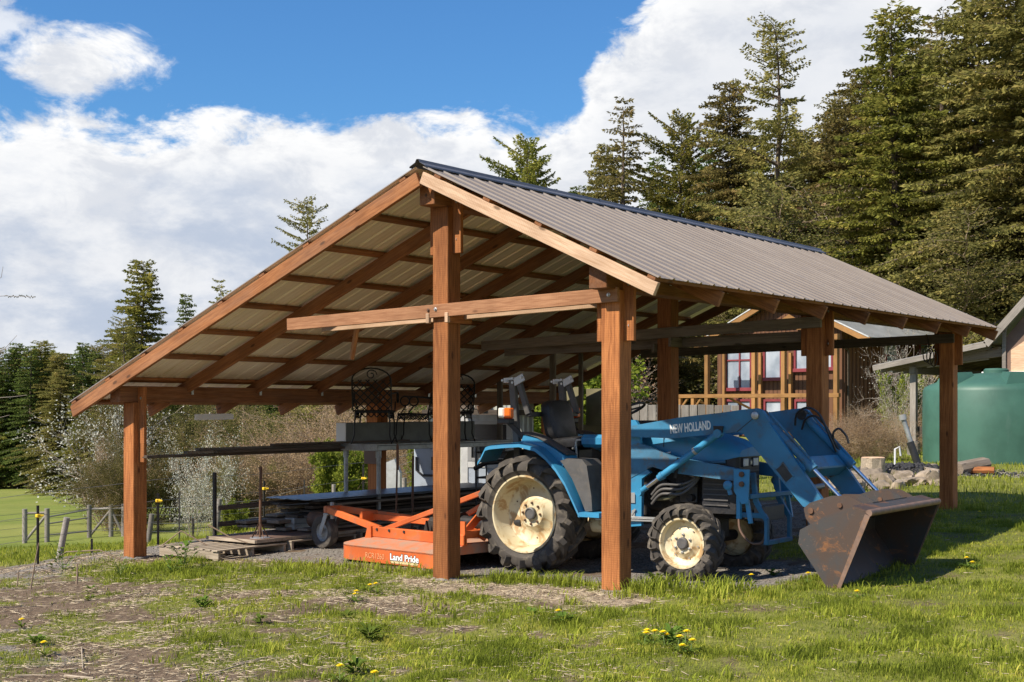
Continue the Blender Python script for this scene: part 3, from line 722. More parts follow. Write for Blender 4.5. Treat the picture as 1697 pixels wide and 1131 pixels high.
# engine, frame and driveline
m = MB()
m.box((1.45, 0, .86), (.85, .30, .42), None, 0, .03); m.box((.6, 0, .72), (1.1, .34, .34), None, 0, .04); m.box((0, 0, .62), (.42, .44, .40), None, 0, .05)
m.tube([(0, -.45, .59), (0, .45, .59)], .075, 14); m.box((1.78, 0, .52), (.26, .22, .26), None, 0, .03); m.tube([(1.785, -.42, .40), (1.785, .42, .40)], .055, 12)
m.box((1.9, 0, .64), (.7, .30, .07), None, 0, .01); m.box((1.60, -.19, .99), (.24, .06, .2), None, 0, .02); m.box((1.32, -.20, .86), (.14, .08, .22), None, 0, .02)
m.tube([(1.50, -.20, .74), (1.50, -.20, .92)], .05, 12); m.tube([(1.68, -.20, .80), (1.68, -.30, .80)], .035, 10)
m.build('engine_and_driveline', M['iron'], T, smooth=30)
m = MB(); m.box((1.57, -.215, .83), (.30, .03, .16), None, 0, .01); m.box((1.93, -.17, .86), (.2, .03, .26), None, 0, .01); m.build('engine_cover', M['grey_plastic'], T)
# platform, dash, controls
m = MB(); m.box((.62, 0, .63), (.55, 1.12, .035), None, 0, .01); m.build('footplate', M['black'], T)
m = MB(); m.box((.84, 0, 1.10), (.34, .42, .85), None, 0, .05); m.box((.98, 0, 1.46), (.22, .40, .16), None, 0, .04); m.build('dashboard', M['black'], T)
m = MB(); c = Vector((.80, 0, 1.64)); ax = Vector((-.42, 0, .9)).normalized(); e1 = Vector((0, 1, 0)); e2 = ax.cross(e1)
m.tube([c + e1*.19*math.cos(a) + e2*.19*math.sin(a) for a in np.linspace(0, 2*PI, 25)], .014, 8)
for a in (PI/2, PI/2+2.1, PI/2-2.1): m.tube([c, c + e1*.18*math.cos(a) + e2*.18*math.sin(a)], .010, 6)
m.tube([c - ax*.02, c - ax*.3], .022, 8); m.build('steering_wheel', M['black'], T, smooth=50)
for (x, y, z0, z1, b) in ((.42, -.36, 1.15, 1.34, 1), (.36, .34, 1.15, 1.35, 0)):
    m = MB(); m.tube([(x, y, z0), (x-.01, y, z1-.03), (x-.0, y, z1), (x+.05, y, z1+.005)], .011, 6); m.build('control_lever', M['silver'], T, smooth=50)
# blue side panel under the dash (with the loader valve) seen past the post
m = MB(); m.box((.56, 0, 1.33), (.36, .5, .13), None, 0, .04); m.build('console', M['blue'], T)
# fenders
def fender(s):
    # outer arched blade swept across
    path = [(-.56, 1.12), (-.52, 1.17), (-.46, 1.27), (-.40, 1.285), (-.25, 1.30), (-.03, 1.315), (.17, 1.275), (.30, 1.19), (.42, 1.08), (.53, .94), (.62, .78), (.70, .635)]
    m = MB(); r1 = []
    for i, (x, z) in enumerate(path):
        r1.append([(x, s*.745, z-.045), (x, s*.74, z-.012), (x, s*.70, z+.002), (x, s*.40, z+.015), (x, s*.40, z-.008), (x, s*.70, z-.02), (x, s*.728, z-.045)])
    m.loft(r1)
    m.prism([(.68, .60), (.70, .645), (.93, .645), (.93, .60)], s*.74, s*.42)
    fo = m.build('fender', M['blue'], T, smooth=35)
    # inner raised arm / blue hump with grey top trim
    m = MB(); hp = [(-.10, 1.30), (-.06, 1.385), (.10, 1.355), (.32, 1.255), (.44, 1.19), (.47, 1.14), (.40, 1.06), (.28, 1.16), (.1, 1.25)]
    m.prism(hp, s*.62, s*.40); m.build('fender_hump', M['blue'], fo, smooth=30)
    m = MB(); m.loft([[(x, s*.60, z), (x, s*.56, z+.022), (x, s*.46, z+.022), (x, s*.40, z)] for x, z in ((-.12, 1.40), (-.04, 1.40), (.10, 1.365), (.32, 1.265), (.46, 1.195))]); m.build('fender_trim', M['grey_plastic'], fo, smooth=40)
    m = MB(); gp = [(.42, 1.14), (.50, 1.165), (.68, 1.16), (.735, 1.10), (.79, .80), (.80, .655), (.72, .65), (.66, .78), (.56, .97), (.45, 1.11)]
    m.prism(gp, s*.66, s*.36); m.build('fender_guard', M['grey_plastic'], fo, smooth=25)
    m = MB(); m.prism([(-.50, 1.10), (-.40, 1.22), (0, 1.26), (.2, 1.21), (.42, 1.03), (.6, .75), (.6, .60), (.2, .6), (-.1, .9), (-.3, 1.0)], s*.41, s*.385); m.build('inner_fender', M['black'], fo)
fender(-1); fender(1)
# seat
m = MB()
def cush(c, sx, sy, sz, tilt):
    R = Matrix.Rotation(tilt, 3, 'Y'); rings = []
    for k, f in ((-.5, .86), (-.36, 1), (.0, 1.02), (.36, .97), (.5, .80)):
        rg = []
        for a in range(20):
            an = 2*PI*a/20; cx_ = abs(math.cos(an))**.45*math.copysign(1, math.cos(an)); cy_ = abs(math.sin(an))**.45*math.copysign(1, math.sin(an))
            rg.append(Vector(c) + R @ Vector((sx*k, sy*.5*f*cx_, sz*.5*f*cy_)))
        rings.append(rg)
    m.loft(rings)
cush((-.045, 0, 1.53), .13, .46, .44, -.22); cush((.16, 0, 1.30), .12, .48, .44, PI/2 - .1)
m.box((.14, 0, 1.19), (.3, .3, .14), None, 0, .03); so = m.build('seat', M['black'], T, smooth=40)
m = MB(); m.tube([(.30, -.25, 1.25), (.33, -.27, 1.25), (.36, -.28, 1.30)], .012, 6); m.build('seat_lever', M['silver'], so)
# folded rollover bar: two lower legs, hinge brackets, upper bar swung down behind
for s in (-1, 1):
    y = s*.44; dx = 0.0 if s < 0 else .02
    m = MB(); m.bar((-.245+dx, y, 1.05), (-.33+dx, y, 1.96), .055, .075, 0, .006); lp = m.build('rollbar_post', M['grey_plastic'], T)
    m = MB(); m.bar((-.30+dx, y-.02, 1.93), (-.17+dx, y-.02, 1.99), .012, .08, 0, .003); m.bar((-.46+dx, y+.02, 1.955), (-.28+dx, y+.02, 1.96), .012, .055, 0, .003)
    m.build('hinge_plate', M['silver'], lp)
    m = MB()
    for (bx, bz) in ((-.44, 1.955), (-.31, 1.975), (-.31, 1.93), (-.20, 1.985)): m.lathe([(.014, 0), (.014, -.012), (0, -.012)], (bx+dx, y-.025, bz), (0, 1, 0), 6)
    m.build('hinge_bolts', M['galv'], lp)['kind'] = 'stuff'
    m = MB(); m.bar((-.25+dx, y+.01, 1.93), (-.13+dx, y+.01, 1.60), .05, .06, 0, .006); lp2 = m.build('rollbar_upper_arm', M['grey_plastic'], T)
    m = MB(); m.box((-.30, s*.60, 1.53), (.16, .10, .055), None, 0, .01); m.bar((-.28, s*.58, 1.52), (-.13, s*.52, 1.36), .03, .05, 0, .004); m.build('lamp_bracket', M['black'], T)
    m = MB(); m.box((-.245, s*.62, 1.615), (.085, .075, .105), None, 0, .012); li = m.build('turn_signal', M['amber'], T)
    m = MB(); m.box((-.325, s*.62, 1.615), (.075, .075, .105), None, 0, .012); m.build('clear_lamp', M['clear_lens'], li)
    m = MB(); m.box((-.27, s*.60, 1.545), (.08, .07, .035), None, 0, .006); m.build('tail_lamp', M['red_lens'], li)
m = MB(); m.bar((-.13, -.44, 1.60), (-.13, .46, 1.60), .05, .05, 0, .006); m.build('rollbar_crossbar', M['black'], T)
# tank behind seat / cooler jug on the far fender
m = MB(); m.lathe([(0, 1.38), (.085, 1.38), (.09, 1.42), (.085, 1.50), (.05, 1.53), (0, 1.53)], (.30, .50, 0), (0, 0, 1), 16); m.build('far_fender_cap', M['ply'], T, smooth=40)
# three point linkage and drawbar
m = MB(); 
for s in (-1, 1):
    m.bar((-.12, s*.20, .48), (-.90, s*.36, .46), .02, .06, 0, .004); m.bar((-.10, s*.2, .98), (-.45, s*.3, .93), .025, .05, 0, .004); m.bar((-.45, s*.3, .93), (-.60, s*.32, .48), .02, .02)
m.tube([(-.2, 0, .86), (-.86, 0, .80)], .022, 8); m.tube([(-.2, 0, .60), (-1.1, 0, .46)], .035, 8); m.build('three_point_hitch', M['iron'], T)
# ---- loader ----
for s in (-1, 1):
    y = s*.44; out = s*.06
    m = MB(); m.prism([(1.06, .50), (1.24, .52), (1.245, .98), (1.34, 1.04), (1.25, 1.12), (1.21, 1.50), (1.17, 1.55), (1.08, 1.55), (1.03, 1.48), (1.05, 1.0)], y-.022, y+.022)
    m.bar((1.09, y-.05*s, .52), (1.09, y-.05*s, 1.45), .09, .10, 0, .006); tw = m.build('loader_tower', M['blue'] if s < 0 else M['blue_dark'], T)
    m = MB(); m.prism([(1.115, .74), (1.175, .74), (1.175, .84), (1.115, .84)], y+s*.023, y+s*.034); m.prism([(1.13, .56), (1.17, .56), (1.175, .66), (1.14, .67)], y+s*.023, y+s*.034); m.bar((1.12, y+s*.035, .60), (1.18, y+s*.035, .68), .01, .02)
    m.build('tower_catch', M['silver'], tw)['kind'] = 'stuff'
    if s < 0: lettering('B', .085, M['white'], tw, (1.075, y-.024, .90), (1, 0, 0), (0, 0, 1), bold=.003)
    # side beam running forward to the guard bracket
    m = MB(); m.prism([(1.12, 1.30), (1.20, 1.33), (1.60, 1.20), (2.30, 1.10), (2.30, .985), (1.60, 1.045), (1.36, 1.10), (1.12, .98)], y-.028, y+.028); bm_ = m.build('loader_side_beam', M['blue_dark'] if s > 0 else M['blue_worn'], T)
    m = MB(); m.prism([(2.25, 1.10), (2.41, 1.10), (2.395, .79), (2.33, .78), (2.25, .90)], y+s*.03, y+s*.05); m.bar((2.29, y+s*.02, .86), (2.29, y+s*.02, .64), .04, .045, 0, .004); m.bar((2.36, y+s*.0, .82), (2.40, y, .60), .03, .04, 0, .004)
    m.build('beam_bracket', M['blue'], bm_)
    m = MB()
    for z in (1.055, .965): m.lathe([(.026, 0), (.026, s*.018), (.016, s*.02), (0, s*.02)], (2.335, y+s*.05, z), (0, 1, 0), 8)
    m.build('bracket_bolts', M['rust'], bm_)['kind'] = 'stuff'
    m = MB(); m.lathe([(.036, 0), (.044, s*.012), (.044, s*.03), (.03, s*.04), (0, s*.042)], (2.20, y+s*.05, .95), (0, 1, 0), 16); m.bar((2.20, y+s*.055, .93), (2.22, y+s*.055, .86), .03, .035, 0, .004); m.build('stand_pin', M['blue'], bm_, smooth=40)
    m = MB(); m.bar((1.62, y+s*.03, 1.0), (1.66, y+s*.03, 1.19), .012, .035); m.build('hose_strap', M['black'], bm_)
    # boom arm
    ya, yb = s*.475, s*.525
    arm = [(1.03, 1.46), (1.08, 1.50), (1.18, 1.495), (1.70, 1.578), (2.15, 1.625), (2.38, 1.655), (2.50, 1.665), (2.555, 1.645), (2.59, 1.60), (2.62, 1.535), (2.80, 1.30), (3.155, .83), (3.165, .77), (3.06, .745), (2.95, .79), (2.66, 1.105), (2.36, 1.435), (2.30, 1.445), (1.62, 1.378), (1.175, 1.385), (1.08, 1.39)]
    m = MB(); m.prism(arm, ya, yb); ao = m.build('loader_arm', M['blue_dark'], T)
    # square cutout in the lower arm, its dark opening painted as a black block, weld line at the knee
    m = MB(); ctr = Vector((2.776, s*.5, 1.082)); R = frame(Vector((.62, 0, -.73)))
    m.box(ctr, (.15, .0545, .09), R); m.build('arm_cutout_dark', M['black'], ao)
    m = MB(); R2 = frame(Vector((.62, 0, -.73)))
    for (dx_, dz_, lx, lz) in ((0, .05, .17, .012), (0, -.05, .17, .012), (.08, 0, .012, .11), (-.08, 0, .012, .11)): m.box(ctr + R2 @ Vector((dx_, 0, dz_)), (lx, .058, lz), R2)
    m.build('window_edge', M['blue_worn'], ao)
    m = MB(); m.bar((2.30, s*.526, 1.445), (2.50, s*.526, 1.60), .003, .006); m.build('weld_line', M['black'], ao)
    m = MB()
    for (bx, bz, r) in ((2.12, 1.475, .026), (2.49, 1.60, .036), (3.10, .79, .03), (1.12, 1.445, .03)):
        m.lathe([(r, 0), (r, s*.02), (r*.6, s*.026), (0, s*.026)], (bx, yb if s > 0 else ya - .0 if False else s*.525, bz), (0, 1, 0), 12)
    m.build('pivot_pins', M['silver'], ao, smooth=30)['kind'] = 'stuff'
    m = MB(); m.prism([(2.07, 1.50), (2.17, 1.50), (2.155, 1.41), (2.12, 1.395), (2.085, 1.41)], s*.535, s*.555); m.build('cylinder_ear', M['iron'], ao)
    # lift cylinder
    p0 = Vector((1.27, s*.545, .85)); p1 = Vector((2.12, s*.545, 1.43)); d = (p1-p0)
    m = MB(); m.tube([p0 + d*.25, p0 + d*.97], .034, 14); m.tube([p0+d*.28, p0+d*.31], .041, 14); m.lathe([(0, -.03), (.04, -.03), (.04, .03), (0, .03)], p1, (0, 1, 0), 14); m.lathe([(0, -.03), (.036, -.03), (.036, .03), (0, .03)], p0, (0, 1, 0), 14); m.tube([p0, p0+d*.10], .028, 12); lc = m.build('lift_cylinder', M['blue'], T, smooth=40)
    m = MB(); m.tube([p0+d*.05, p0 + d*.27], .021, 12); m.build('cylinder_rod', M['chrome'], lc, smooth=60)
    m = MB(); m.tube([p0+d*.70, p0+d*.725], .037, 14); m.build('clamp', M['silver'], lc, smooth=40)
    # bucket cylinder
    p0 = Vector((2.52, s*.45, 1.60)); p1 = Vector((3.34, s*.45, .815)); d = (p1-p0)
    m = MB(); m.tube([p0, p0 + d*.60], .040, 14); m.tube([p0+d*.56, p0+d*.615], .048, 14); m.tube([p0+d*.03+Vector((.04, 0, .05)), p0+d*.4+Vector((.035, 0, .035)), p0+d*.57+Vector((.03, 0, .03))], .012, 6); bc = m.build('bucket_cylinder', M['blue_worn'] if s < 0 else M['blue_dark'], T, smooth=40)
    m = MB(); m.tube([p0 + d*.6, p1], .020, 12); m.build('cylinder_rod', M['chrome'], bc, smooth=60)
    m = MB(); m.lathe([(0, -.04), (.05, -.04), (.05, .04), (0, .04)], p0, (0, 1, 0), 14); m.lathe([(0, -.03), (.032, -.03), (.032, .03), (0, .03)], p1, (0, 1, 0), 12); m.build('cylinder_eye', M['iron'], bc, smooth=30)
m = MB(); m.box((2.87, 0, 1.125), (.15, .96, .15), Matrix.Rotation(.85, 3, 'Y'), 0, .012); m.build('cross_tube', M['blue_dark'], T)
m = MB(); m.bar((1.12, -.44, .56), (1.12, .44, .56), .09, .09, 0, .01); m.build('subframe_crossmember', M['iron'], T)
lettering('NEW HOLLAND', .115, M['white'], T, (1.60, -.5265, 1.425), (1, 0, .105), (0, 0, 1), width=.435, bold=.0035)
# hoses
def hose(pts, r=.011, name='hydraulic_hose', mt='black', n=14, parent=None):
    P = [Vector(p) for p in pts]; out = []
    for i in range(len(P)-1):
        a = P[max(i-1, 0)]; b = P[i]; c = P[i+1]; d = P[min(i+2, len(P)-1)]
        for k in range(n//2):
            t_ = k/(n//2); out.append(.5*((2*b) + (c-a)*t_ + (2*a-5*b+4*c-d)*t_*t_ + (3*b-a-3*c+d)*t_**3))
    out.append(P[-1]); m = MB(); m.tube(out, r, 7); return m.build(name, M[mt], parent or T, smooth=60)
hose([(2.46, .40, 1.50), (2.50, .36, 1.62), (2.62, .34, 1.67), (2.74, .34, 1.60), (2.83, .36, 1.40), (2.88, .40, 1.25)])
hose([(2.52, .42, 1.46), (2.58, .38, 1.56), (2.68, .36, 1.59), (2.78, .38, 1.50), (2.88, .42, 1.30), (2.93, .44, 1.22)])
hose([(2.86, .42, 1.30), (2.85, .40, 1.42), (2.90, .42, 1.47), (2.96, .45, 1.40), (2.98, .46, 1.33)])
hose([(2.56, -.40, 1.50), (2.62, -.40, 1.40), (2.74, -.40, 1.28), (2.83, -.41, 1.17)])
hose([(2.52, -.42, 1.48), (2.60, -.38, 1.33), (2.76, -.39, 1.22), (2.86, -.40, 1.14)])
hose([(2.83, -.41, 1.17), (2.86, -.42, 1.14), (2.90, -.42, 1.11)], .017, 'hose_fitting', 'silver')
hose([(2.90, .43, 1.25), (2.93, .44, 1.21), (2.95, .44, 1.18)], .018, 'hose_fitting', 'silver')
for k in range(3):
    z = .92-.045*k; hose([(1.30, -.36, z-.10), (1.42, -.38, z), (1.62, -.37, z+.01), (1.74, -.33, z+.06+.02*k), (1.78, -.28, z+.14+.02*k)], .015, 'engine_hose', 'grey_plastic')
hose([(1.30, -.33, .78), (1.5, -.34, .80), (1.66, -.32, .92), (1.78, -.3, 1.02)], .02, 'engine_hose', 'ply')
hose([(2.18, -.24, .70), (2.20, -.26, .52), (2.30, -.24, .40), (2.40, -.18, .42), (2.42, -.16, .60)], .012, 'front_hose', 'brown_panel')
hose([(1.30, -.42, 1.12), (1.42, -.40, 1.20), (1.52, -.38, 1.24)], .013, 'engine_hose', 'silver')
# brush guard in front of the nose
m = MB()
for s in (-1, 1):
    y = s*.25; m.bar((2.33, y, 1.06), (2.36, y, .78), .035, .05, 0, .005); m.bar((2.36, y, .79), (2.47, y, .62), .035, .05, 0, .005); m.bar((2.47, y, .63), (2.47, y, .40), .035, .05, 0, .005)
m.bar((2.36, -.40, .845), (2.42, .40, .845), .045, .045, 0, .005); m.bar((2.47, -.27, .41), (2.47, .27, .41), .05, .04, 0, .005); m.bar((2.2, -.25, .66), (2.45, -.25, .66), .03, .05, 0, .005)
m.build('brush_guard', M['blue_dark'], T)
m = MB(); m.box((2.40, -.05, .68), (.12, .42, .14), None, 0, .008); m.build('front_weight_bracket', M['grey_plastic'], T)
m = MB(); m.tube([(2.42, .40, .86), (2.60, .75, .90)], .028, 10); m.bar((2.60, .42, .84), (2.64, .42, .12), .03, .06, 0, .004); m.bar((2.52, .34, .10), (2.78, .50, .10), .1, .03, 0, .004); m.build('parking_stand', M['steel_table'], T)
m = MB(); m.tube([(.75, -.52, .60), (1.5, -.46, .60)], .012, 6); m.tube([(.75, -.52, .565), (1.45, -.46, .575)], .010, 6); m.build('brake_rod', M['silver'], T)
m = MB(); m.lathe([(0, -.12), (.09, -.12), (.09, .10), (0, .10)], (.72, -.30, .50), (1, 0, 0), 14); m.build('fuel_filter_can', M['rim'], T, smooth=40)
# ---- bucket ----
hwb = .86
side = [(3.08, .61), (3.065, .49), (3.385, .055), (3.42, .06), (3.70, .765), (3.66, .80), (3.55, .83)]
m = MB()
shell = [(3.085, .60), (3.075, .495), (3.40, .05)]; top = [(3.085, .60), (3.30, .72), (3.55, .82), (3.69, .785)]
outer = [(3.395, .04), (3.07, .49), (3.075, .61), (3.30, .735), (3.545, .84), (3.695, .80)]; inner = [(3.68, .782), (3.545, .822), (3.305, .718), (3.088, .602), (3.082, .495), (3.405, .05)]
m.prism(outer+inner, -hwb, hwb); bk = m.build('bucket', M['bucket'], T)
for s in (-1, 1):
    m = MB(); m.prism(side, s*hwb, s*(hwb+.014)); m.build('side_plate', M['bucket'], bk)
    # stiffening rim along the open edge
    m = MB(); m.prism([(3.385, .05), (3.42, .05), (3.715, .76), (3.67, .775)], s*(hwb+.014), s*(hwb+.022)); m.build('side_edge', M['lightrust'], bk)
    for q in (.33, .60):
        y0, y1 = s*q, s*(q+.014)
        m = MB(); m.prism([(3.02, .69), (3.00, .78), (3.06, .83), (3.26, .90), (3.42, .905), (3.52, .86), (3.555, .835), (3.30, .73), (3.08, .62)], y0, y1); m.build('hinge_bracket', M['bucket'], bk)
    m = MB(); m.tube([(3.07, s*.32, .76), (3.07, s*.63, .76)], .026, 12); m.build('hinge_pin', M['rust'], bk, smooth=30); m = MB(); m.tube([(3.34, s*.32, .82), (3.34, s*.63, .82)], .022, 12); m.build('hinge_pin', M['rust'], bk, smooth=30)
m = MB(); m.tube([(3.70, -hwb-.01, .785), (3.70, hwb+.01, .785)], .030, 12); m.build('lip_tube', M['lightrust'], bk, smooth=40)
m = MB(); m.prism([(3.56, .836), (3.30, .740), (3.30, .746), (3.56, .845)], -.42, .42); m.build('top_plate', M['bucket'], bk)
m = MB(); m.prism([(3.375, .05), (3.40, .018), (3.425, .035), (3.40, .075)], -hwb-.005, hwb+.005); m.build('cutting_edge', M['lightrust'], bk)

# ---------------- rotary mower ----------------
MW = empty('rotary_cutter', (-3.30, .60, -.14), math.radians(-6), 'orange tractor-mounted rotary brush cutter with dusty deck and tail wheel', 'mower')
# deck plan: x -1..+0.9 forward, y 0 (near) .. 1.62 (far); front edge faces the tractor
def deck_plan(grow=0.0):
    pts = []
    for a in np.linspace(-PI/2, -PI, 9): pts.append((-.55 + (.36+grow)*math.cos(a), .42 + (.42+grow)*math.sin(a)))
    pts += [(-.93-grow, .6), (-1.02-grow, .81), (-.93-grow, 1.02)]
    for a in np.linspace(PI, PI/2, 9): pts.append((-.55 + (.36+grow)*math.cos(a), 1.20 + (.42+grow)*math.sin(a)))
    pts += [(.92+grow, 1.62+grow), (.92+grow, 0-grow)]
    return pts
m = MB(); m.loft([[(x, y, .225) for x, y in deck_plan()], [(x, y, .245) for x, y in deck_plan()], [(x*.98 if x > .5 else x*.72, .81+(y-.81)*.60, .325) for x, y in deck_plan()]]); dk = m.build('deck', M['orange_dusty'], MW, smooth=20)
m = MB(); pl = deck_plan(); n = len(pl); pi_ = deck_plan(-.012)
for i in range(n-1):   # skirt all round except the open front
    a, b = pl[i], pl[i+1]; c, d = pi_[i], pi_[i+1]
    if i == n-2: continue
    m.add([(a[0], a[1], .085), (b[0], b[1], .085), (b[0], b[1], .240), (a[0], a[1], .240), (c[0], c[1], .085), (d[0], d[1], .085), (d[0], d[1], .235), (c[0], c[1], .235)], [(0, 1, 2, 3), (5, 4, 7, 6), (0, 4, 5, 1), (3, 2, 6, 7), (0, 3, 7, 4), (1, 5, 6, 2)])
a, b = pl[-1], pl[0]; m.add([(a[0], a[1], .085), (b[0], b[1], .085), (b[0], b[1], .240), (a[0], a[1], .240), (a[0], a[1]+.012, .085), (b[0], b[1]+.012, .085), (b[0], b[1]+.012, .235), (a[0], a[1]+.012, .235)], [(0, 1, 2, 3), (5, 4, 7, 6), (0, 4, 5, 1), (3, 2, 6, 7), (0, 3, 7, 4), (1, 5, 6, 2)])
sk = m.build('skirt', M['orange'], MW, smooth=40)
for y in (.30, 1.32):
    m = MB(); m.bar((-.60, y, .37), (.92, y, .37), .06, .115, 0, .008); m.prism([(-.62, .240), (-.56, .43), (-.5, .43), (-.5, .240)], y-.05, y+.05); rl = m.build('side_rail', M['orange'], MW)
    m = MB()
    for x in (-.42, -.22, .02): m.lathe([(.016, 0), (.016, -.01), (0, -.01)], (x, y-.03, .40), (0, 1, 0), 6)
    m.build('rail_bolts', M['iron'], rl)['kind'] = 'stuff'
    # tail arms rising to the rear and struts up to the mast
    m = MB(); m.bar((-.40, y+.0, .40), (-1.84, .81+(y-.81)*.18, .52), .045, .075, 0, .006); m.build('tail_arm', M['orange'], MW)
    m = MB(); m.bar((-.34, y-.0, .40), (1.19, .81+(y-.81)*.18, .97), .035, .055, 0, .006); m.build('mast_brace', M['orange'], MW)
    m = MB(); m.bar((.80, y, .34), (.80, .81+(y-.81)*.3, .62), .02, .09, 0, .004); m.prism([(.60, .315), (.92, .315), (.92, .56), (.84, .56)], y-.012, y+.012); m.build('hitch_plate', M['orange'], MW)
m = MB(); m.bar((.86, .60, .35), (1.20, .74, 1.0), .02, .07, 0, .004); m.bar((.86, 1.02, .35), (1.20, .88, 1.0), .02, .07, 0, .004); m.bar((.86, .3, .42), (.86, 1.32, .42), .06, .08, 0, .006); m.build('mast', M['orange'], MW)
m = MB(); m.tube([(1.19, .68, .97), (1.19, .94, .97)], .018, 10); m.build('mast_pin', M['silver'], MW)
m = MB(); m.bar((-1.84, .68, .52), (-1.84, .94, .52), .05, .08, 0, .006); m.bar((-1.25, .74, .47), (-1.25, .98, .47), .05, .12, 0, .005); m.bar((-1.25, .92, .46), (.30, 1.1, .42), .045, .07, 0, .006); m.build('rear_crossbar', M['orange'], MW)
# gearbox, driveline
m = MB(); m.box((.05, .81, .42), (.28, .26, .22), None, 0, .04); m.lathe([(.12, .30), (.11, .34), (.11, .5), (.07, .56), (0, .56)], (.05, .81, 0), (0, 0, 1), 18); m.tube([(.1, .81, .50), (.34, .81, .50)], .055, 12); m.prism([(-.05, .315), (.0, .50), (.05, .315)], .60, .63); m.build('gearbox', M['iron'], MW, smooth=35)
m = MB(); m.tube([(.34, .81, .50), (.80, .81, .50)], .065, 12); m.tube([(.34, .81, .50), (.37, .81, .50)], .10, 16); m.tube([(.80, .81, .5), (1.25, .81, .54)], .05, 12); m.build('drive_shaft_guard', M['black'], MW, smooth=35)
# tail wheel with fork
m = MB(); m.tube([(-1.86, .81, .60), (-1.86, .81, .40)], .025, 10); m.bar((-1.88, .73, .46), (-1.99, .73, .22), .014, .06, 0, .003); m.bar((-1.88, .89, .46), (-1.99, .89, .22), .014, .06, 0, .003); m.box((-1.87, .81, .46), (.09, .19, .02), None, 0, .004); fk = m.build('tail_fork', M['steel_table'], MW)
TWH = bpy.data.objects.new('tail_wheel', None); COL.objects.link(TWH); TWH.parent = MW; TWH.location = (-2.0, .81, .235)
m = MB(); m.lathe([(.11, -.045), (.16, -.062), (.19, -.055), (.20, 0), (.19, .055), (.16, .062), (.11, .045)], (0, 0, 0), (0, 1, 0), 32, 0, True); m.build('tyre', M['rubber'], TWH, smooth=40)
m = MB(); m.lathe([(.115, -.045), (.10, -.02), (.05, -.03), (.045, -.055), (0, -.055)], (0, 0, 0), (0, 1, 0), 20); m.lathe([(.115, .045), (.10, .02), (.05, .03), (0, .055)], (0, 0, 0), (0, 1, 0), 20); m.build('rim', M['steel_table'], TWH, smooth=40)
lettering('RCR1260', .085, mat('pale_decal', (.72, .36, .17), .6), sk, (-.30, -.003, .125), (1, 0, 0), (0, 0, 1), width=.30, bold=-.001)
m = MB(); m.prism([(.10, .115), (.115, .10), (.52, .10), (.535, .115), (.52, .13), (.115, .13)], -.003, .001); m.build('decal_band', mat('gold_decal', (.62, .50, .26), .5), sk)
lettering('Land Pride', .10, M['black'], sk, (.096, -.0025, .131), (1, 0, 0), (0, 0, 1), width=.45, bold=.007)
lettering('Land Pride', .094, M['white'], sk, (.10, -.005, .134), (1, 0, 0), (0, 0, 1), width=.44, bold=.0025)
m = MB(); m.box((-.35, .20, .292), (.10, .05, .002), Matrix.Rotation(.24, 3, 'X')); m.build('warning_label', M['white'], dk)
# ---------------- stored things in the shed ----------------
# long boards lying on the post block and the table
for i, (y0, y1, x, z, h, w_) in enumerate(((-.02, 3.3, -6.50, 1.015, .035, .09), (.55, 4.4, -6.47, 1.052, .03, .08), (.95, 4.2, -6.40, 1.05, .032, .06), (.75, 4.3, -6.50, 1.083, .03, .09), (1.9, 4.5, -6.44, 1.115, .03, .08))):
    b = board('long_board', (x, y0, z), (x, y1, z + random.uniform(-.004, .01)), w_, h, M['old_wood'] if i % 2 else M['dark_wood'])
    tag(b, ['lowest grey board resting on the left corner post block', 'narrow dark board second from the bottom of the raised board stack', 'thin board set back on the inner side of the raised board stack', 'dark board on top of the left part of the raised stack', 'short topmost board of the raised stack, ending at the metal table'][i], 'board', 'boards stored at table height beside the left corner post')
# steel table
TB = empty('metal_table', (-6.15, 3.15, 0), 0, 'tall grey steel work table with round legs carrying the garden chairs', 'table')
gt = gz0(-6.1, 4.5)
m = MB(); m.box((0, 1.5, 1.095), (.72, 3.0, .02), None, 0, .004); m.build('tabletop', M['steel_table'], TB)
for (c, s_) in (((0, .012, 1.05), (.72, .022, .075)), ((0, 2.988, 1.05), (.72, .022, .075)), ((.35, 1.5, 1.05), (.022, 2.94, .06)), ((-.35, 1.5, 1.05), (.022, 2.94, .06))):
    m = MB(); m.box(c, s_, None, 0, .004); m.build('apron', M['steel_table'], TB)
for x in (-.28, .32):
    for y in (.08, 2.9):
        m = MB(); m.tube([(x, y, gt), (x, y, 1.03)], .030, 12); m.tube([(x, y, .92), (x, y, 1.03)], .04, 12); m.build('leg', M['steel_table'], TB, smooth=40)
TR = empty('metal_trough', (-6.3, 3.30, 1.106), 0, 'long dull grey sheet metal trough lying on the table behind the chairs', 'trough')
m = MB(); m.box((-.12, 1.3, .14), (.02, 2.75, .27), None, 0, .003); m.build('side_wall', M['trough'], TR); 
m = MB(); m.box((-.30, 1.3, .14), (.02, 2.75, .27), None, 0, .003); m.build('side_wall', M['trough'], TR)
m = MB(); m.box((-.21, -.08, .14), (.18, .02, .27), None, 0, .003); m.build('end_wall', M['silver'], TR)
m = MB(); m.box((-.21, 1.3, .012), (.18, 2.74, .02)); m.build('floor', M['trough'], TR)
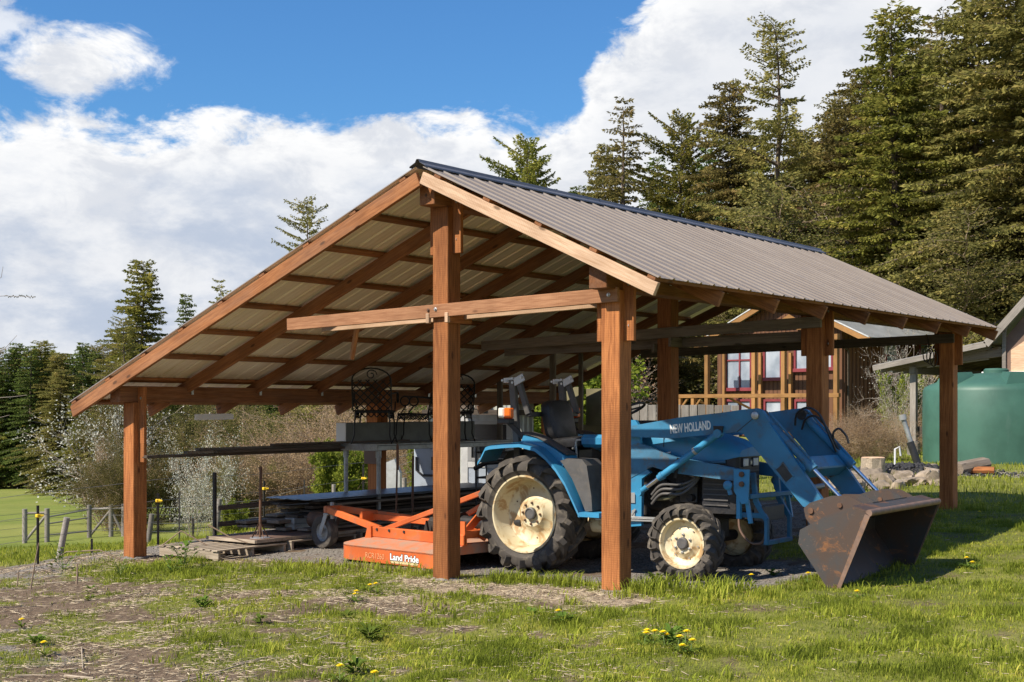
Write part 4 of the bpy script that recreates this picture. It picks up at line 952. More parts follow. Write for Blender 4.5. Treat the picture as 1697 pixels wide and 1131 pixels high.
# wrought iron chairs
def lattice(m, o, ex, ey, w, h, n, r=.006, round_top=0.0):
    """criss-cross strips clipped to a w x h frame"""
    o, ex, ey = Vector(o), Vector(ex), Vector(ey); st = w/n
    k = -int(h/st)-1
    for s in (1, -1):
        for i in range(-int(h/st)-2, n+int(h/st)+2):
            x0 = i*st; pts = []
            # line x = x0 + s*t, y=t
            t0, t1 = 0, h
            if s > 0: t0 = max(t0, -x0); t1 = min(t1, w-x0)
            else: t0 = max(t0, x0-w); t1 = min(t1, x0)
            if t1 - t0 > .01: m.bar(o + ex*(x0+s*t0) + ey*t0, o + ex*(x0+s*t1) + ey*t1, r*2.6, r, up=ex.cross(ey))
def garden_chair(loc, rz, label, sc=1.0):
    c = empty('garden_chair', loc, rz, label, 'chair', 'black wrought iron garden chairs stored on the table'); c.scale = (sc, sc, sc)
    m = MB(); bw, bh = .52, .58; o = Vector((-bw/2, -.22, .42)); ey = Vector((0, -.22, .975)); ex = Vector((1, 0, 0))
    arch = [o + ey*.02, o + ey*.44]
    for a in np.linspace(PI, 0, 11): arch.append(o + ex*(bw/2 + bw/2*math.cos(a)) + ey*(.44 + .16*math.sin(a)))
    arch.append(o + ex*bw + ey*.02); arch.append(o + ey*.02)
    m.tube(arch, .011, 6); bo = m.build('backrest', M['wrought'], c, smooth=50)
    m = MB(); lattice(m, o, ex, ey, bw, .44, 5); m.build('lattice', M['wrought'], bo)
    m = MB(); sc_ = []
    for a in np.linspace(0, 2.6*PI, 26): r = .075 - .007*a; sc_.append(o + ex*(bw/2 + r*math.cos(a)) + ey*(.51 + r*math.sin(a)))
    m.tube(sc_, .008, 5); m.build('scroll', M['wrought'], bo, smooth=50)
    m = MB(); fr = [(-.23, -.22, .42), (.23, -.22, .42), (.25, .24, .43), (-.25, .24, .43), (-.23, -.22, .42)]; m.tube(fr, .011, 6); se = m.build('seat', M['wrought'], c)
    m = MB(); lattice(m, (-.23, -.21, .42), (1, 0, 0), (0, 1, 0.02), .46, .44, 6); m.build('lattice', M['wrought'], se)
    m = MB(); lattice(m, (-.24, .24, .35), (1, 0, 0), (0, 0, 1), .48, .08, 6); lattice(m, (-.24, -.22, .34), (0, 1, 0), (0, 0, 1), .45, .08, 6); lattice(m, (.24, -.22, .34), (0, 1, 0), (0, 0, 1), .45, .08, 6); m.build('seat_skirt', M['wrought'], se)
    for s in (-1, 1):
        for y in (-.22, .24):
            m = MB(); m.tube([(s*.22, y, .42), (s*.24, y*1.1, .25), (s*.235, y*1.1, .12), (s*.27, y*1.35, 0)], .011, 6); m.build('leg', M['wrought'], c, smooth=50)
        m = MB(); m.tube([(s*.24, -.26, .66), (s*.29, -.1, .68), (s*.30, .12, .69)] + [(s*.30, .12+.07*math.sin(a), .62+.07*math.cos(a)) for a in np.linspace(.2, 1.8*PI, 12)], .011, 6); m.tube([(s*.25, .2, .43), (s*.27, .1, .56)], .010, 6); m.build('armrest', M['wrought'], c, smooth=50)
    return c
garden_chair((-6.12, 3.46, 1.106), .62, 'black wrought iron garden chair standing on the table, tall lattice back towards the viewer')
garden_chair((-6.05, 4.25, 1.106), PI/2+.5, 'black wrought iron garden chair with curled armrest, half behind the middle post', .92)
garden_chair((-6.0, 4.98, 1.106), .9, 'black wrought iron garden chair seen just right of the middle post', .95)
# doors and panels leaning at the back
D = empty('old_door', (-6.99, 7.07, gz0(-7, 7)), .35, 'old white door with a dark window leaning at the back of the shed', 'door'); D.scale = (1, 1, .86)
for (c, s_) in (((-.42, 0, .85), (.12, .045, 1.75)), ((.42, 0, .85), (.12, .045, 1.75)), ((0, 0, 1.69), (.72, .045, .12)), ((0, 0, .82), (.72, .045, .12)), ((0, 0, .1), (.72, .045, .2))):
    m = MB(); m.box(c, s_, None, 0, .004); m.build('rail' if s_[0] > .5 else 'stile', M['door_white'], D)
m = MB(); m.box((0, .005, .46), (.72, .025, .60)); m.build('panel', M['blue_white'], D)
m = MB(); m.box((0, .005, 1.255), (.60, .02, .75)); w_ = m.build('pane', M['dark_glass'], D)
m = MB()
for (c, s_) in (((-.33, -.01, 1.255), (.07, .04, .75)), ((.33, -.01, 1.255), (.07, .04, .75)), ((0, -.01, 1.60), (.60, .04, .06)), ((0, -.01, .91), (.60, .04, .06))): m.box(c, s_, None, 0, .004)
m.build('pane_frame', M['silver'], D)
C = empty('appliance_cabinet', (-7.03, 5.79, gz0(-7, 5.8)), .35, 'tall bluish white enamel cabinet half hidden behind the middle post', 'cabinet')
m = MB(); m.box((0, 0, .52), (.50, .55, 1.02), None, 0, .015); m.build('cabinet_body', M['blue_white'], C)
m = MB(); m.tube([(-.2, -.30, .90), (-.2, -.30, .70), (-.1, -.30, .62), (.1, -.3, .62), (.18, -.3, .75), (.2, -.3, .9)], .018, 6); m.build('hose_loop', M['black'], C, smooth=50)
m = MB(); m.box((-.252, .1, .5), (.02, .3, .8)); m.box((.1, -.28, .8), (.12, .02, .2)); m.build('side_fitting', M['black'], C)
K = empty('wire_rack_cart', (-5.32, 5.2, gz0(-5.3, 5.2)), .2, 'black metal rack with tubular frame standing behind the rear tyre', 'rack')
for z in (.98, .62, .2):
    m = MB(); m.box((0, 0, z), (.62, .34, .025), None, 0, .004); m.build('shelf', M['iron'], K)
for x in (-.3, .3):
    for y in (-.16, .16):
        m = MB(); m.tube([(x, y, 0), (x, y, 1.05)], .012, 6); m.build('upright', M['black'], K)
m = MB(); m.tube([(-.3, -.2, .75), (-.1, -.24, .84), (.15, -.24, .86), (.35, -.2, .80)], .035, 8); m.tube([(.3, -.2, .8), (.1, -.22, .45), (-.2, -.2, .2)], .02, 6); m.build('draped_hose', M['black'], K, smooth=50)
# weathered sheet wall beyond, plywood sheets
FW = empty('corrugated_screen', (-9.35, 8.30, 0), -.02, 'weathered grey corrugated sheets standing upright behind the shed', 'sheet screen')
gb = gz0(-6, 9)
for k in range(4):
    m = MB(); pr = []
    n = 12
    for i in range(n+1): pr.append((i*.60/n, .012*(1 if i % 2 else -1)))
    m.prism(pr + [(a, b+.006) for a, b in reversed(pr)], gb, 1.86 + random.uniform(-.03, .03), plane='xy'); o = m.build('sheet', M['fibre'], FW); o.location = (k*.59, .0 + .008*(k % 2), 0)
m = MB(); m.box((1.2, -.10, 1.50), (2.5, .05, .09), None, 0, .004); m.build('rail', M['dark_wood'], FW)
for k, x in enumerate((.25, .55, 1.02, 1.35)):
    m = MB(); m.box((x, -.14, 1.62), (.22, .12, .14), None, 0, .01); m.build('shelf_box', M['dark_wood'], FW)
for i, (x0, x1, y, zt, lb) in enumerate(((-7.05, -6.30, 8.72, 1.93, 'large mossy plywood sheet standing upright behind the tractor seat'), (-6.28, -5.45, 8.78, 1.90, 'yellowish plywood sheet standing just left of the front right post'), (-6.9, -5.7, 8.55, 1.30, 'low stained plywood board leaning in front of the taller sheets'))):
    z0 = gz0((x0+x1)/2, y); m = MB(); m.box(((x0+x1)/2, y, (z0+zt)/2), (x1-x0, .018, zt-z0), Matrix.Rotation(-.02, 3, 'X'), 0, .002)
    tag(m.build('plywood_sheet', M['ply']), lb, 'plywood')
# brown square plate nailed on the left middle post
m = MB(); m.box((XL-.02, YM-.115, .92), (.24, .018, .26), None, 0, .003); tag(m.build('square_plate', M['brown_panel']), 'square brown board fixed on the left middle post under the table', 'board')

# pallets with the hardboard door on top
def pallet(p0, px_, py_, L, W, rz, label):
    P_ = empty('wooden_pallet', p0, rz, label, 'pallet', 'pallets lying on the ground at the left of the shed')
    def jit(o): o.location.z += 0
    for k in range(3): board('stringer', (0, k*(W-.04)/2+.02, .062), (L, k*(W-.04)/2+.02, .062), .038, .09, M['pallet'], P_)
    n = 8
    for k in range(n):
        x = .045 + k*(L-.09)/(n-1); board('deck_board', (x, -.01+random.uniform(-.01, .01), .117), (x, W+.01+random.uniform(-.01, .01), .117), .095, .018, M['pallet'], P_, bev=.002)
    for k in range(3):
        x = .05 + k*(L-.1)/2; board('bottom_board', (x, 0, .009), (x, W, .009), .09, .016, M['pallet'], P_, bev=.002)
    return P_
def pal(px, py, w, rz, L, W, lb):
    q = at(px, w); q.z = zat(py, w); return pallet(q, 0, 0, L, W, rz, lb)
# long side runs back along the shed
qa = at(372, 15.25); za = gz0(qa.x, qa.y)
pallet((-6.44, .14, gz0(-6, .6)), 0, 0, 1.02, 1.05, 0.02, 'nearest weathered pallet, its bare slats showing in front of the hardboard')
pallet((-6.42, 1.26, gz0(-6, 1.6)), 0, 0, 1.02, 1.10, 0.0, 'second pallet behind the first, carrying the brown hardboard')
pallet((-6.40, 2.42, gz0(-6, 2.9)), 0, 0, 1.02, 1.10, 0.0, 'farthest pallet, beneath the piled lumber')
HB = empty('hardboard_door', (-6.38, .76, gz0(-6, 1.6)+.129), .0, 'brown flush door blank lying flat on the pallets', 'door')
m = MB(); m.box((.48, 1.02, .022), (.86, 2.04, .034), None, 0, .003); m.build('door_leaf', M['brown_panel'], HB)
m = MB(); m.box((.48, -.008, .022), (.86, .012, .040)); m.box((.914, 1.02, .022), (.010, 2.04, .040)); m.build('edge_band', M['pallet'], HB)
def pole_stand(x, y, z, h, label, r=.017):
    p = empty('pole_stand', (x, y, z), random.uniform(0, 3), label, 'metal pole')
    m = MB(); m.tube([(0, 0, .01), (.01, 0, h)], r, 10); m.tube([(.01, 0, h-.02), (.01, 0, h)], r*1.25, 10); m.build('pole', M['rust'], p, smooth=50)
    m = MB(); m.lathe([(0, 0), (.12, 0), (.12, .008), (.03, .012), (0, .012)], (0, 0, 0), seg=18); m.build('base_plate', M['silver'], p)
    for a in range(4):
        m = MB(); d_ = Vector((math.cos(a*PI/2), math.sin(a*PI/2), 0)); m.bar(d_*.10 + Vector((0, 0, .01)), d_*.016 + Vector((0, 0, .17)), .004, .015); m.build('brace', M['rust'], p)
    return p
pole_stand(-5.64, .98, gz0(-6, 1.6)+.168, .84, 'rusty pole with round foot standing on the door blank')
q = (-6.50, 1.02, gz0(-6.4, 1)+.0); p = empty('metal_post', q, 0, 'tall grey steel post at the far pallet edge, left of the rusty pole', 'metal pole')
m = MB(); m.box((0, 0, .47), (.04, .04, .94), None, 0, .004); m.build('post', M['iron'], p); m = MB(); m.box((0, 0, .008), (.16, .16, .012)); m.build('foot_plate', M['steel_table'], p)
# piled lumber and roofing at the back of the pallets
LP = []
lz = gz0(-6, 4)+.13
lab = ['dark plank', 'brown plank', 'warped grey plank', 'thin black board', 'weathered board']
pile = []
zz = lz
for lay in range(7):
    nrow = random.choice((2, 3, 3)); y0 = 1.50 + lay*.10 + random.uniform(-.1, .1)
    for k in range(nrow):
        th = random.choice((.028, .036, .04)); x = -6.35 + k*.30 + random.uniform(-.03, .03); ya = y0 + random.uniform(-.25, .3); yb = 6.4 + random.uniform(-.5, .6)
        if lay >= 1 and k == 0 and lay < 3: ya = 1.3
        b = board('lumber_plank', (x, ya, zz+.02), (x + random.uniform(-.03, .03), yb, zz+.02 + random.uniform(-.004, .008)), random.choice((.14, .19, .22)), th, M[random.choice(('dark_wood', 'old_wood', 'dark_wood'))])
        tag(b, '%s in layer %s of the lumber pile' % (random.choice(lab), ['one', 'two', 'three', 'four', 'five', 'six', 'seven'][lay] + (' nearest the tractor' if k == nrow-1 else ' in the middle' if k else ' nearest the field')), 'plank', 'lumber piled low on the left side of the shed')
    zz += .048
o = empty('roofing_stack', (-6.1, 2.05, zz+.02), 0, 'stack of blue-grey metal roofing sheets lying on top of the lumber pile', 'roofing sheets')
for k in range(3):
    m = MB(); pr = []
    for i in range(13): pr.append((-.40 + i*.0667, .008*(1 if i % 3 == 0 else 0)))
    m.prism([(a, b) for a, b in pr] + [(a, b-.003) for a, b in reversed(pr)], 0, 4.4-k*.15); s_ = m.build('sheet', mat('stored_roofing_%d' % k, (.22, .25, .29), .4, .5) if k == 0 else bpy.data.materials['stored_roofing_0'], o); s_.location = (random.uniform(-.02, .02), -.1*k, k*.013)
for i, (x, y) in enumerate(((-6.0, 1.95), (-6.0, 3.55))):
    o = empty('white_box', (x, y, lz+.01), .05, ['small pair of pale blocks between the low boards, nearer the pole', 'pale block stack deeper in the lumber pile, left of the tail wheel'][i], 'block')
    for k in range(2): m = MB(); m.box((0, 0, .035+k*.072), (.16, .34, .068), None, 0, .004); m.build('block', M['steel_table'], o)
# rail boards leading from the steel post
for k, z in enumerate((.40, .20)):
    b = board('low_rail_board', (-6.46, 1.05, lz-.1+z), (-6.42, 3.6, lz-.06+z), .03, .06, M['dark_wood']); tag(b, ['upper', 'lower'][k] + ' dark rail board running back from the grey steel post', 'board')
# roller tube and shovel-like bar beside the tail wheel
m = MB(); m.tube([(-5.75, 1.95, lz+.14), (-5.35, 1.90, lz+.14)], .10, 18); tag(m.build('rusty_drum', M['rust'], smooth=40), 'short rusty steel drum lying left of the tail wheel', 'drum')
p = empty('bar_with_blade', (-4.72, 2.35, gz0(-4.7, 2.3)), .4, 'thin upright steel bar with a widened end beside the tail wheel', 'tool')
m = MB(); m.tube([(0, 0, .25), (.02, .0, 1.22)], .012, 8); m.tube([(.02, 0, .9), (.02, 0, 1.2)], .018, 8); m.build('bar', M['rust'], p, smooth=50); m = MB(); m.prism([(-.05, .02), (.05, .02), (.03, .28), (-.03, .28)], -.006, .006); m.build('blade', M['steel_table'], p)
p = empty('prop_pipe', (-5.30, 3.30, gz0(-5.3, 3.3)), 0, 'rusty pipe standing upright between the table legs', 'metal pole'); m = MB(); m.tube([(0, 0, 0), (.0, .02, 1.02)], .016, 8); m.build('pipe', M['rust'], p, smooth=50)
# water-stained wash stand right of the table (white small shed roof piece)
p = empty('white_planter_box', at(632, 24.0, 0), TH, 'grey-white tilted box standing behind the shed between post and cabinet', 'box'); p.location.z = gz0(p.location.x, p.location.y)
m = MB(); m.prism([(-.12, 0), (.35, 0), (.35, .70), (.25, .95), (-.12, .80)], -.2, .2); m.build('box_body', M['door_white'], p); 
# ---------------- stones, stump, firewood, pipes ----------------
def rock_mesh(seed, sx, sy, sz):
    r = random.Random(seed); bm = bmesh.new(); bmesh.ops.create_icosphere(bm, subdivisions=3, radius=.5)
    off = r.random()*50; cuts = [(Vector((r.gauss(0, 1), r.gauss(0, 1), r.gauss(0, .8)+.3)).normalized(), r.uniform(.60, .86)) for _ in range(9)]
    for v in bm.verts:
        n = v.co.normalized(); k = 1 + .75*(float(fbm(n.x*1.6+off, n.y*1.6+n.z*1.7, 1.0, seed % 9, 3))-.5)*2; k *= 1 - .22*max(0, n.dot(Vector((math.cos(off), math.sin(off), .6)).normalized())-.55)*2
        q_ = n*k
        for cn, cd in cuts:
            e_ = q_.dot(cn) - cd
            if e_ > 0: q_ = q_ - cn*e_*.92
        v.co = Vector((q_.x*sx, q_.y*sy, q_.z*sz))*.58
        if v.co.z < -sz*.25: v.co.z = -sz*.25
    me = bpy.data.meshes.new('rock'); bm.to_mesh(me); bm.free(); me.materials.append(M['rock']); me.shade_smooth(); me.set_sharp_from_angle(angle=.5); return me
RK = [(1447, 806, 24.6, .42, .34), (1500, 803, 24.2, .48, .30), (1535, 806, 24.0, .40, .38), (1472, 812, 23.6, .36, .24), (1520, 818, 23.4, .50, .22), (1488, 826, 22.8, .34, .22), (1430, 800, 25.3, .40, .34), (1412, 812, 24.8, .36, .30),
      (1395, 806, 25.5, .34, .26), (1380, 818, 24.3, .32, .26), (1460, 828, 22.9, .40, .22), (1435, 822, 23.5, .34, .26), (1555, 822, 23.2, .34, .24), (1545, 800, 25.2, .36, .28), (1418, 832, 22.8, .44, .26), (1392, 836, 22.6, .40, .24), (1365, 802, 26.0, .3, .24), (1478, 798, 25.6, .3, .22)]
wd = ['pale', 'buff', 'rounded', 'brown', 'flat', 'small', 'mossy', 'grey', 'low', 'dark', 'long', 'squat', 'smooth', 'broad', 'darkish', 'half-shaded', 'far', 'little']
ord_ = ['first', 'second', 'third', 'fourth', 'fifth', 'sixth', 'seventh', 'eighth', 'ninth', 'tenth', 'eleventh', 'twelfth', 'thirteenth', 'fourteenth', 'fifteenth', 'sixteenth', 'seventeenth', 'last']
for i, (px, py, w, s1, s2) in enumerate(RK):
    q = atg(px, w); me = rock_mesh(i+3, s1*1.05, s1*.8, s2*1.15); o = bpy.data.objects.new('stone', me); COL.objects.link(o); o.location = q + Vector((0, 0, s2*.2)); o.rotation_euler = (0, 0, random.uniform(0, 6)); 
    tag(o, '%s stone behind the bucket, %s from the left in the ring' % (wd[i], ord_[sorted(range(len(RK)), key=lambda j: RK[j][0]).index(i)]), 'stone', 'stones of the fire ring')
ST = empty('tree_stump', atg(1447, 25.6), .3, 'sawn pale stump standing among the ring stones', 'stump')
m = MB(); m.lathe([(.0, .0), (.25, .0), (.23, .2), (.225, .42)], seg=16)
for k, v in enumerate(m.v): f_ = 1+.06*math.sin(k*2.3); m.v[k] = (v[0]*f_, v[1]*f_, v[2])
m.build('stump_bark', M['pallet'], ST); m = MB(); m.lathe([(.225, .42), (.2, .435), (0, .435)], seg=16); m.build('cut_face', M['pale_wood'], ST)
for i, (px, w, L, r, rz, lb, mt) in enumerate(((1612, 27.0, .80, .16, .5, 'large split log lying right of the rear right post', 'old_wood'), (1597, 27.2, .5, .11, 1.3, 'orange split chunk under the large log', 'cedar'), (1628, 26.8, .45, .09, -.4, 'small split piece at the right end of the log pile', 'cedar'), (1546, 28.2, .25, .07, .8, 'short pale log standing on the charred heap', 'pallet'))):
    q = atg(px, w); m = MB(); rg = []
    for k in range(4):
        x = -L/2 + L*k/3; rg.append([(x, r*f_*math.cos(a), r*.9 + r*f_*math.sin(a)) for a, f_ in ((.2, 1), (1.1, 1.1), (2.2, 1.0), (3.0, .95), (3.7, .8), (5.3, .75))])
    m.loft(rg); o = m.build('split_log', M[mt]); o.location = q; o.rotation_euler = (0, -.12 if i == 0 else 0, rz + TH); tag(o, lb, 'log')
# charred heap: many small lumps
def scatter_lumps(name, n, cx_, cy_, fx, fy, smin, smax, mt, seed, kind='stuff', zoff=0.0, hump=0.0):
    r = np.random.default_rng(seed); bv = np.array([(1, 0, 0), (-1, 0, 0), (0, 1, 0), (0, -1, 0), (0, 0, 1), (0, 0, -1)], float); bf = np.array([(0, 2, 4), (2, 1, 4), (1, 3, 4), (3, 0, 4), (2, 0, 5), (1, 2, 5), (3, 1, 5), (0, 3, 5)])
    x = cx_ + r.normal(0, 1, n)*fx if fx > 0 else None
    y = cy_ + r.normal(0, 1, n)*fy
    return lumps(name, x, y, r, smin, smax, mt, kind, hump, cx_, cy_, fx, fy)
def lumps(name, x, y, r, smin, smax, mt, kind='stuff', hump=0, cx_=0, cy_=0, fx=1, fy=1):
    n = len(x); bv = np.array([(1, 0, 0), (-1, 0, 0), (0, 1, 0), (0, -1, 0), (0, 0, 1), (0, 0, -1)], float); bf = np.array([(0, 2, 4), (2, 1, 4), (1, 3, 4), (3, 0, 4), (2, 0, 5), (1, 2, 5), (3, 1, 5), (0, 3, 5)])
    s = smin*(smax/smin)**(r.random(n)**1.8); z = gz(x, y) + hump*np.exp(-((x-cx_)/fx)**2 - ((y-cy_)/fy)**2)
    P = bv[None]*(s[:, None, None]*r.uniform(.6, 1.1, (n, 6, 1))); a = r.random(n)*6.3; ca, sa = np.cos(a)[:, None], np.sin(a)[:, None]
    X = P[..., 0]*ca - P[..., 1]*sa; Y = P[..., 0]*sa + P[..., 1]*ca; V = np.stack([X + x[:, None], Y + y[:, None], P[..., 2]*.7 + z[:, None] + s[:, None]*.2], -1).reshape(-1, 3)
    F = (bf[None] + 6*np.arange(n)[:, None, None]).reshape(-1, 3)
    o = np_mesh(name, V, F, M[mt]); o['kind'] = kind; return o
def np_mesh(name, V, F, material, attrs=None, parent=None, link=True):
    me = bpy.data.meshes.new(name); me.vertices.add(len(V)); me.vertices.foreach_set('co', np.asarray(V, 'f').ravel()); k = F.shape[1]
    me.loops.add(F.size); me.loops.foreach_set('vertex_index', F.astype('i').ravel()); me.polygons.add(len(F)); me.polygons.foreach_set('loop_start', np.arange(0, F.size, k, dtype='i')); me.update(calc_edges=True)
    if attrs:
        for nm, a in attrs.items(): at_ = me.attributes.new(nm, 'FLOAT', 'POINT'); at_.data.foreach_set('value', np.asarray(a, 'f').ravel())
    me.materials.append(material)
    if not link: return me
    o = bpy.data.objects.new(name, me); COL.objects.link(o)
    if parent: o.parent = parent
    return o
q = at(1500, 28.0); scatter_lumps('charred_heap', 1500, q.x, q.y, 1.1, .6, .02, .10, 'char', 5, hump=.12)
q = at(1600, 27.5); scatter_lumps('ash_gravel', 1200, q.x, q.y, 1.6, .5, .015, .05, 'gravel', 6)
# leaning pipe
q = atg(1530, 30.0); pp = empty('leaning_pipe', q, TH, 'leaning pipe with capped top and black sleeve, beside the stone ring', 'pipe')
pz = zat(694, 30) - q.z
m = MB(); m.tube([(-.1, 0, .0), (-.42, .1, pz)], .055, 12); m.build('pipe', M['rim'] if False else M['steel_table'], pp, smooth=50); m = MB(); m.tube([(-.10, 0, .0), (-.28, .056, pz*.52)], .085, 12); m.build('black_sleeve', M['black'], pp, smooth=50); m = MB(); m.tube([(-.42, .1, pz-.03), (-.44, .105, pz+.09)], .085, 12); m.build('cap', M['silver'], pp, smooth=50)
m = MB(); q = atg(1483, 29.0); m.tube([q, q+Vector((0, 0, .45)), q+Vector((.08, .06, .50)), q+Vector((.10, .08, .3))], .022, 8); tag(m.build('standpipe', M['door_white'], smooth=50), 'small white bent standpipe behind the ring stones', 'pipe')

# ---------------- green water tank ----------------
q = at(1651, 33.0, .20); TK = empty('water_tank', q, TH, 'large round dark green plastic water tank at the right behind the shed', 'tank')
m = MB(); R_ = 1.74; m.lathe([(0, -.25), (R_, -.25), (R_, .2), (R_+.012, .9), (R_, 1.78), (R_-.04, 1.88), (R_-.20, 1.96), (.95, 2.17), (.35, 2.23), (0, 2.24)], seg=72); m.build('tank_shell', M['tank'], TK, smooth=50)
for (a, r0) in ((-1.52, 1.52), (-2.75, 1.5), (-.35, 1.5)):
    c, s_ = math.cos(a), math.sin(a); m = MB(); d_ = Vector((c, s_, 0)); t_ = Vector((-s_, c, 0)); z0 = 1.92
    m.loft([[d_*(r0+.05) + t_*u_*.42 + Vector((0, 0, 1.90)) for u_ in (-1, 1)] + [d_*(r0-.62) + t_*u_*.36 + Vector((0, 0, 2.02)) for u_ in (1, -1)],
            [d_*(r0-.06) + t_*u_*.27 + Vector((0, 0, 2.22)) for u_ in (-1, 1)] + [d_*(r0-.50) + t_*u_*.27 + Vector((0, 0, 2.24)) for u_ in (1, -1)]]); m.build('lifting_lug', M['tank'], TK)
m = MB(); m.lathe([(.30, 2.20), (.30, 2.30), (.26, 2.34), (0, 2.35)], seg=28); m.build('lid', M['tank'], TK, smooth=40)

# ---------------- barn with lean-to at the right ----------------
def camframe(px, w, z=0.0, yaw=0.0):
    return at(px, w, z)
BX = Vector((CTH*CTH + STH*STH*0, 0, 0))
B0 = at(1640, 36.0)              # front plane runs along world X
BN = empty('barn', (B0.x, B0.y, 0), 0, 'weathered barn with low lean-to roof behind the green tank at the right edge', 'barn')
def bx_(px): # x of a photo column on the front plane (Y = B0.y)
    k = (px - 858.3)/2216.5; d = Vector((CTH*k - STH, STH*k + CTH, 0)); t_ = (B0.y - CAMY)/d.y; return CAMX + d.x*t_ - B0.x, t_
def bz_(px, py): x, w = bx_(px); return x, zat(py, w)
xl, zl = bz_(1455, 606); xk, zk = bz_(1641, 566); xr, zr = bz_(1700, 500); xp, _ = bx_(1511)
DP = 7.5
def slab(a, b, y0, y1, th, mt, name, par): # roof slab between profile points
    dx, dz = b[0]-a[0], b[1]-a[1]; L = math.hypot(dx, dz); n = (-dz/L*th, dx/L*th); m = MB(); m.prism([a, b, (b[0]-n[0], b[1]-n[1]), (a[0]-n[0], a[1]-n[1])], y0, y1); return m.build(name, M[mt], par)
slab((xl, zl), (xk, zk), -.35, DP, .05, 'barn_roof', 'lean_to_roof', BN)
xr2 = xr + 2.5; zr2 = zr + (zr-zk)/(xr-xk)*2.5
slab((xk, zk), (xr2, zr2), -.35, DP, .06, 'barn_roof', 'main_roof', BN)
slab((xr2, zr2), (xr2 + (xr2-xk), zk), -.35, DP, .06, 'barn_roof', 'main_roof', BN)
board('fascia', (xl, -.37, zl-.09), (xk, -.37, zk-.09), .04, .15, M['grey_wood'], BN); board('fascia', (xk, -.37, zk-.10), (xr2, -.37, zr2-.10), .04, .2, M['grey_wood'], BN)
for k in range(9):   # ceiling slats under the lean-to, rafters
    y = .1 + k*.85; board('rafter', (xl+.05, y, zl-.14), (xk, y, zk-.14), .05, .14, M['old_wood'], BN)
for k in range(14):
    f_ = (k+.5)/14; board('ceiling_slat', (xl+(xk-xl)*f_, -.2, zl+(zk-zl)*f_-.065), (xl+(xk-xl)*f_, DP, zl+(zk-zl)*f_-.065), .11, .02, M['old_wood'], BN)
gb = gz0(B0.x + xp, B0.y)
board('post', (xp, .15, gb-.1), (xp, .15, zl-.12), .17, .17, M['grey_wood'], BN, up=(0, 1, 0)); board('post', (xp, DP-.4, gb-.1), (xp, DP-.4, zl-.12), .17, .17, M['grey_wood'], BN, up=(0, 1, 0))
m = MB(); m.lathe([(.19, gb-.1), (.17, gb+.40), (0, gb+.40)], (xp, .15, 0), seg=14); m.build('post_base', M['concrete'], BN)
board('lean_to_beam', (xp-.35, .15, zl-.02), (xp+2.6, .15, zl+.30), .12, .20, M['old_wood'], BN); board('lean_to_beam', (xp, .0, zl-.15), (xp, DP, zl-.15), .16, .2, M['grey_wood'], BN)
board('cross_rail', (xp-.3, .25, zat(715, 38)), (xp+1.4, .25, zat(715, 38)), .06, .30, M['dark_wood'], BN); board('white_rail', (xp+.7, .1, zat(731, 38)), (xp+1.6, .1, zat(731, 38)), .05, .05, M['white'], BN)
board('brace', (xk-1.8, .2, zl-.05), (xk-.1, .2, zk-.45), .05, .07, M['grey_wood'], BN)
# walls of the main barn
zc = zat(545, 35)
m = MB(); m.prism([(xk+.32, gb-.2), (xk+.32, zk-.02), (xr2, zr2-.1), (xr2+(xr2-xk)-.3, zk-.02), (xr2+(xr2-xk)-.3, gb-.2)], 0, .10); m.build('front_wall', M['brown_panel'], BN)
m = MB(); m.prism([(.05, gb-.2), (DP, gb-.2), (DP, zk-.1), (.05, zk-.1)], xk+.33, xk+.43, plane='yz'); m.build('side_wall', M['dark_wood'], BN)
m = MB(); m.box((xk+.38, -.03, 2.9), (.10, .06, 1.6), None, 0, .005); m.build('corner_board', M['grey_wood'], BN)
m = MB(); m.box((xk+1.6, -.06, zat(618, 35.6)), (3.6, .10, .07), None, 0, .01); m.build('white_ledge', M['white'], BN)
m = MB(); m.prism([(xk+.55, 1.9), (xk+2.2, 1.9), (xk+2.2, zr-.4), (xk+1.3, zk+.25), (xk+.55, zk-.25)], -.02, -.004); m.build('wall_panel', M['pale_wood'], BN)
board('upper_panel', (xk-1.0, .3, zk-.33), (xk+.2, .3, zk-.2), .05, .12, M['rim'], BN)

# ---------------- house beyond ----------------
HR = at(1395, 52.0); hy = -math.radians(8.7)
H = empty('house', (HR.x, HR.y, 0), hy, 'brown stained wooden house with red framed windows and timber porch frame', 'house')
hM = Matrix.Rotation(hy, 4, 'Z'); hc, hs = math.cos(hy), math.sin(hy)
def hx(px, yl=0.0):
    """house-local x on the plane y=yl for a column, and distance w"""
    k = (px - 858.3)/2216.5; d = Vector((CTH*k - STH, STH*k + CTH)); c0 = Vector((CAMX-HR.x, CAMY-HR.y))
    cl = Vector((c0.x*hc + c0.y*hs, -c0.x*hs + c0.y*hc)); dl = Vector((d.x*hc + d.y*hs, -d.x*hs + d.y*hc)); t_ = (yl - cl.y)/dl.y; return cl.x + dl.x*t_, t_
def hp(px, py, yl=0.0): x, w = hx(px, yl); return x, zat(py, w)
gh = .0
xw0, _ = hx(1188); xw1 = 0.0
xm_, zpk = hp(1289, 486, -.4); xe0, ze0 = hp(1152, 571, -.4); xe1 = 2*xm_ - xe0
HD = 8.0
